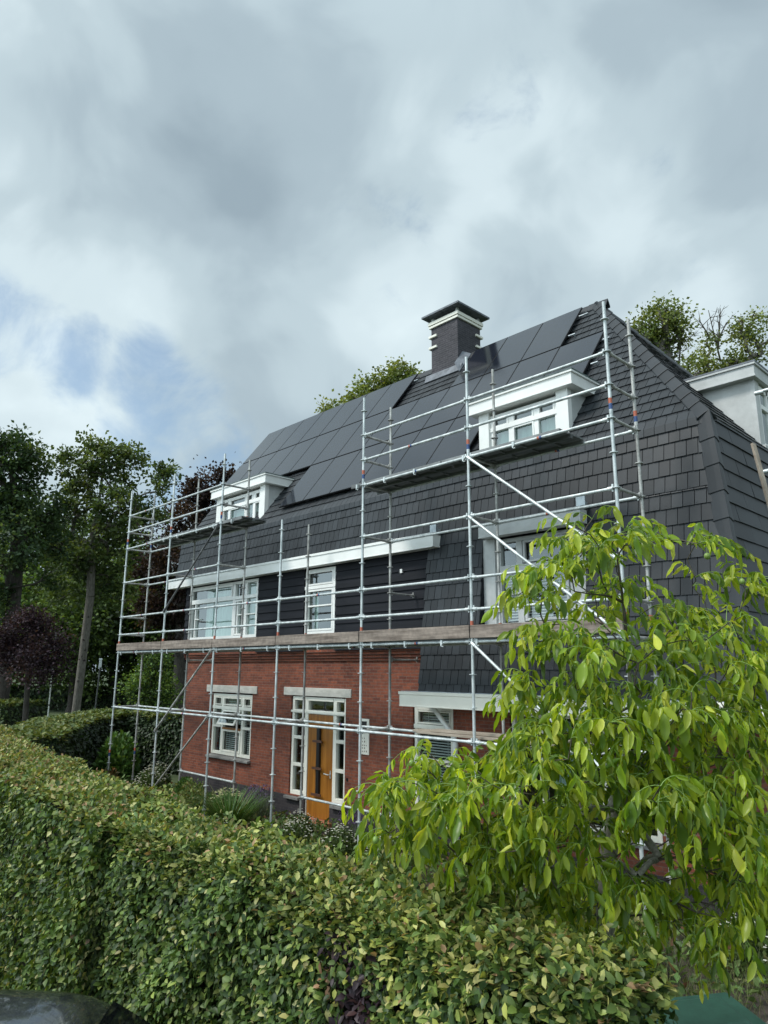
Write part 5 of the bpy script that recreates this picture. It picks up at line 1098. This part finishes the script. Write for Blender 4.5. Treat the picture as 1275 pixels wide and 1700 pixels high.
# ================================================================== car and bin
def car():
    ax = np.array([-.63, -.77]); th = math.atan2(ax[1], ax[0]); 
    root = thing('parked_car', (CARX, CARY, 0), 'dark glossy car parked beside the hedge, only its roof in view, bottom left', 'car'); root.rotation_euler.z = th; root.scale = (1, 1, .935)
    # side profile (x forward, z), half widths
    prof = [(-2.10, .40, .62, .70), (-2.06, .35, .98, .80), (-1.92, .30, 1.06, .84), (-1.50, .28, 1.42, .86), (-1.30, .27, 1.49, .87), (-.6, .26, 1.52, .88), (.1, .26, 1.50, .88), (.45, .26, 1.42, .88), (1.05, .26, 1.02, .87), (1.7, .28, .92, .84), (2.02, .32, .78, .76), (2.14, .42, .60, .62)]
    mb = MB(); rings = []
    for x, zb, zt, hw in prof:
        belt = min(.92, zt-.05); rw = hw*(.70 if zt > 1.3 else .86 if zt > 1.0 else .9); z2 = max(belt+.02, zt-.07)
        pts = [(-hw*.9, zb), (-hw, (zb+belt)/2), (-hw*.98, belt), (-rw-.04, z2-.02), (-rw+.06, zt-.018), (-rw*.5, zt), (0, zt+.012), (rw*.5, zt), (rw-.06, zt-.018), (rw+.04, z2-.02), (hw*.98, belt), (hw, (zb+belt)/2), (hw*.9, zb)]
        rings.append([(x, y, z) for y, z in pts])
    n = len(rings[0]); vs = [p for r_ in rings for p in r_]; fs = []
    for i in range(len(rings)-1):
        for j in range(n-1): fs.append((i*n+j, i*n+j+1, (i+1)*n+j+1, (i+1)*n+j))
    fs.append(tuple(range(n))); fs.append(tuple(range((len(rings)-1)*n, len(rings)*n))[::-1])
    mb.add(vs, fs, 0, smooth=True); 
    def sub(name, mb, m, par=root, bev=0):
        me = bpy.data.meshes.new(name); me.from_pydata(mb.v, [], mb.f)
        for q in (m if isinstance(m, list) else [m]): me.materials.append(MT[q])
        me.polygons.foreach_set('material_index', mb.m); me.polygons.foreach_set('use_smooth', mb.sm); o = bpy.data.objects.new(name, me); COL.objects.link(o); o.parent = par; return o
    b = sub('body', mb, 'carpaint'); s = b.modifiers.new('sub', 'SUBSURF'); s.levels = 2; s.render_levels = 2
    for sy in (-1, 1):
        mb = MB(); y0, y1 = .845*sy, .70*sy
        mb.add([(-1.35, y0, .98), (.75, y0, .98), (.30, y1, 1.36), (-1.20, y1, 1.36)], [(0,1,2,3)]); sub('side_window', mb, 'carglass')
        mb = MB(); mb.box(-2.14, .55*sy-.1, .72, -2.04, .55*sy+.1, .92); sub('tail_light', mb, 'redlamp')
        mb = MB(); mb.box(1.95, .52*sy-.14, .60, 2.10, .52*sy+.14, .72); sub('headlight', mb, 'glass')
        for wx in (-1.3, 1.32):
            mb = MB(); mb.tube((wx, sy*.70, .32), (wx, sy*.90, .32), .32, n=24); w = sub('wheel', mb, 'rubber'); mb = MB(); mb.tube((wx, sy*.895, .32), (wx, sy*.91, .32), .21, n=20); sub('rim', mb, 'alloy', w)
    mb = MB(); mb.add([(-2.0, -.62, 1.06), (-2.0, .62, 1.06), (-1.53, .52, 1.40), (-1.53, -.52, 1.40)], [(0,1,2,3)]); sub('rear_window', mb, 'carglass')
    mb = MB(); mb.add([(1.08, -.66, 1.02), (1.08, .66, 1.02), (.50, .54, 1.41), (.50, -.54, 1.41)], [(0,1,2,3)]); sub('windscreen', mb, 'carglass')
CARX, CARY = -5.25, -8.0
car()
def wbin():
    x, y = -2.50, -3.15; r = thing('wheelie_bin', (x, y, 0), 'green wheelie bin with a closed lid behind the right end of the hedge', 'bin'); r.rotation_euler.z = math.radians(-38); r.scale = (.95, .95, .90)
    def sub(name, mb, m, par=r, bev=.01):
        me = bpy.data.meshes.new(name); me.from_pydata(mb.v, [], mb.f); me.materials.append(MT[m]); me.polygons.foreach_set('use_smooth', mb.sm); o = bpy.data.objects.new(name, me); COL.objects.link(o); o.parent = par
        if bev: b = o.modifiers.new('b', 'BEVEL'); b.width = bev; b.segments = 3; b.limit_method = 'ANGLE'
        return o
    mb = MB(); a, b = .24, .30; mb.hexa([(-a,-a,.06),(a,-a,.06),(a,a,.06),(-a,a,.06),(-b,-.36,.98),(b,-.36,.98),(b,.36,.98),(-b,.36,.98)]); sub('body', mb, 'bin', bev=.02)
    mb = MB(); mb.box(-b-.02, -.38, .95, b+.02, .38, .985); sub('rim', mb, 'bin')
    mb = MB(); mb.hexa([(-b-.03,-.41,.985),(b+.03,-.41,.985),(b+.03,.40,.985),(-b-.03,.40,.985),(-b-.01,-.38,1.03),(b+.01,-.38,1.03),(b+.01,.38,1.07),(-b-.01,.38,1.07)]); mb.hexa([(-b+.07,-.30,1.036),(b-.07,-.30,1.036),(b-.07,.28,1.06),(-b+.07,.28,1.06),(-b+.10,-.26,1.06),(b-.10,-.26,1.06),(b-.10,.25,1.09),(-b+.10,.25,1.09)]); sub('lid', mb, 'bin', bev=.012)
    mb = MB(); mb.tube((-b+.03, .44, 1.0), (b-.03, .44, 1.0), .016, n=10); mb.box(-b+.03, .37, .97, -b+.06, .45, 1.01); mb.box(b-.06, .37, .97, b-.03, .45, 1.01); sub('handle', mb, 'bin')
    for sx in (-1, 1): mb = MB(); mb.tube((sx*.25, .30, .10), (sx*.30, .30, .10), .10, n=18); sub('wheel', mb, 'rubber', bev=0)
wbin()
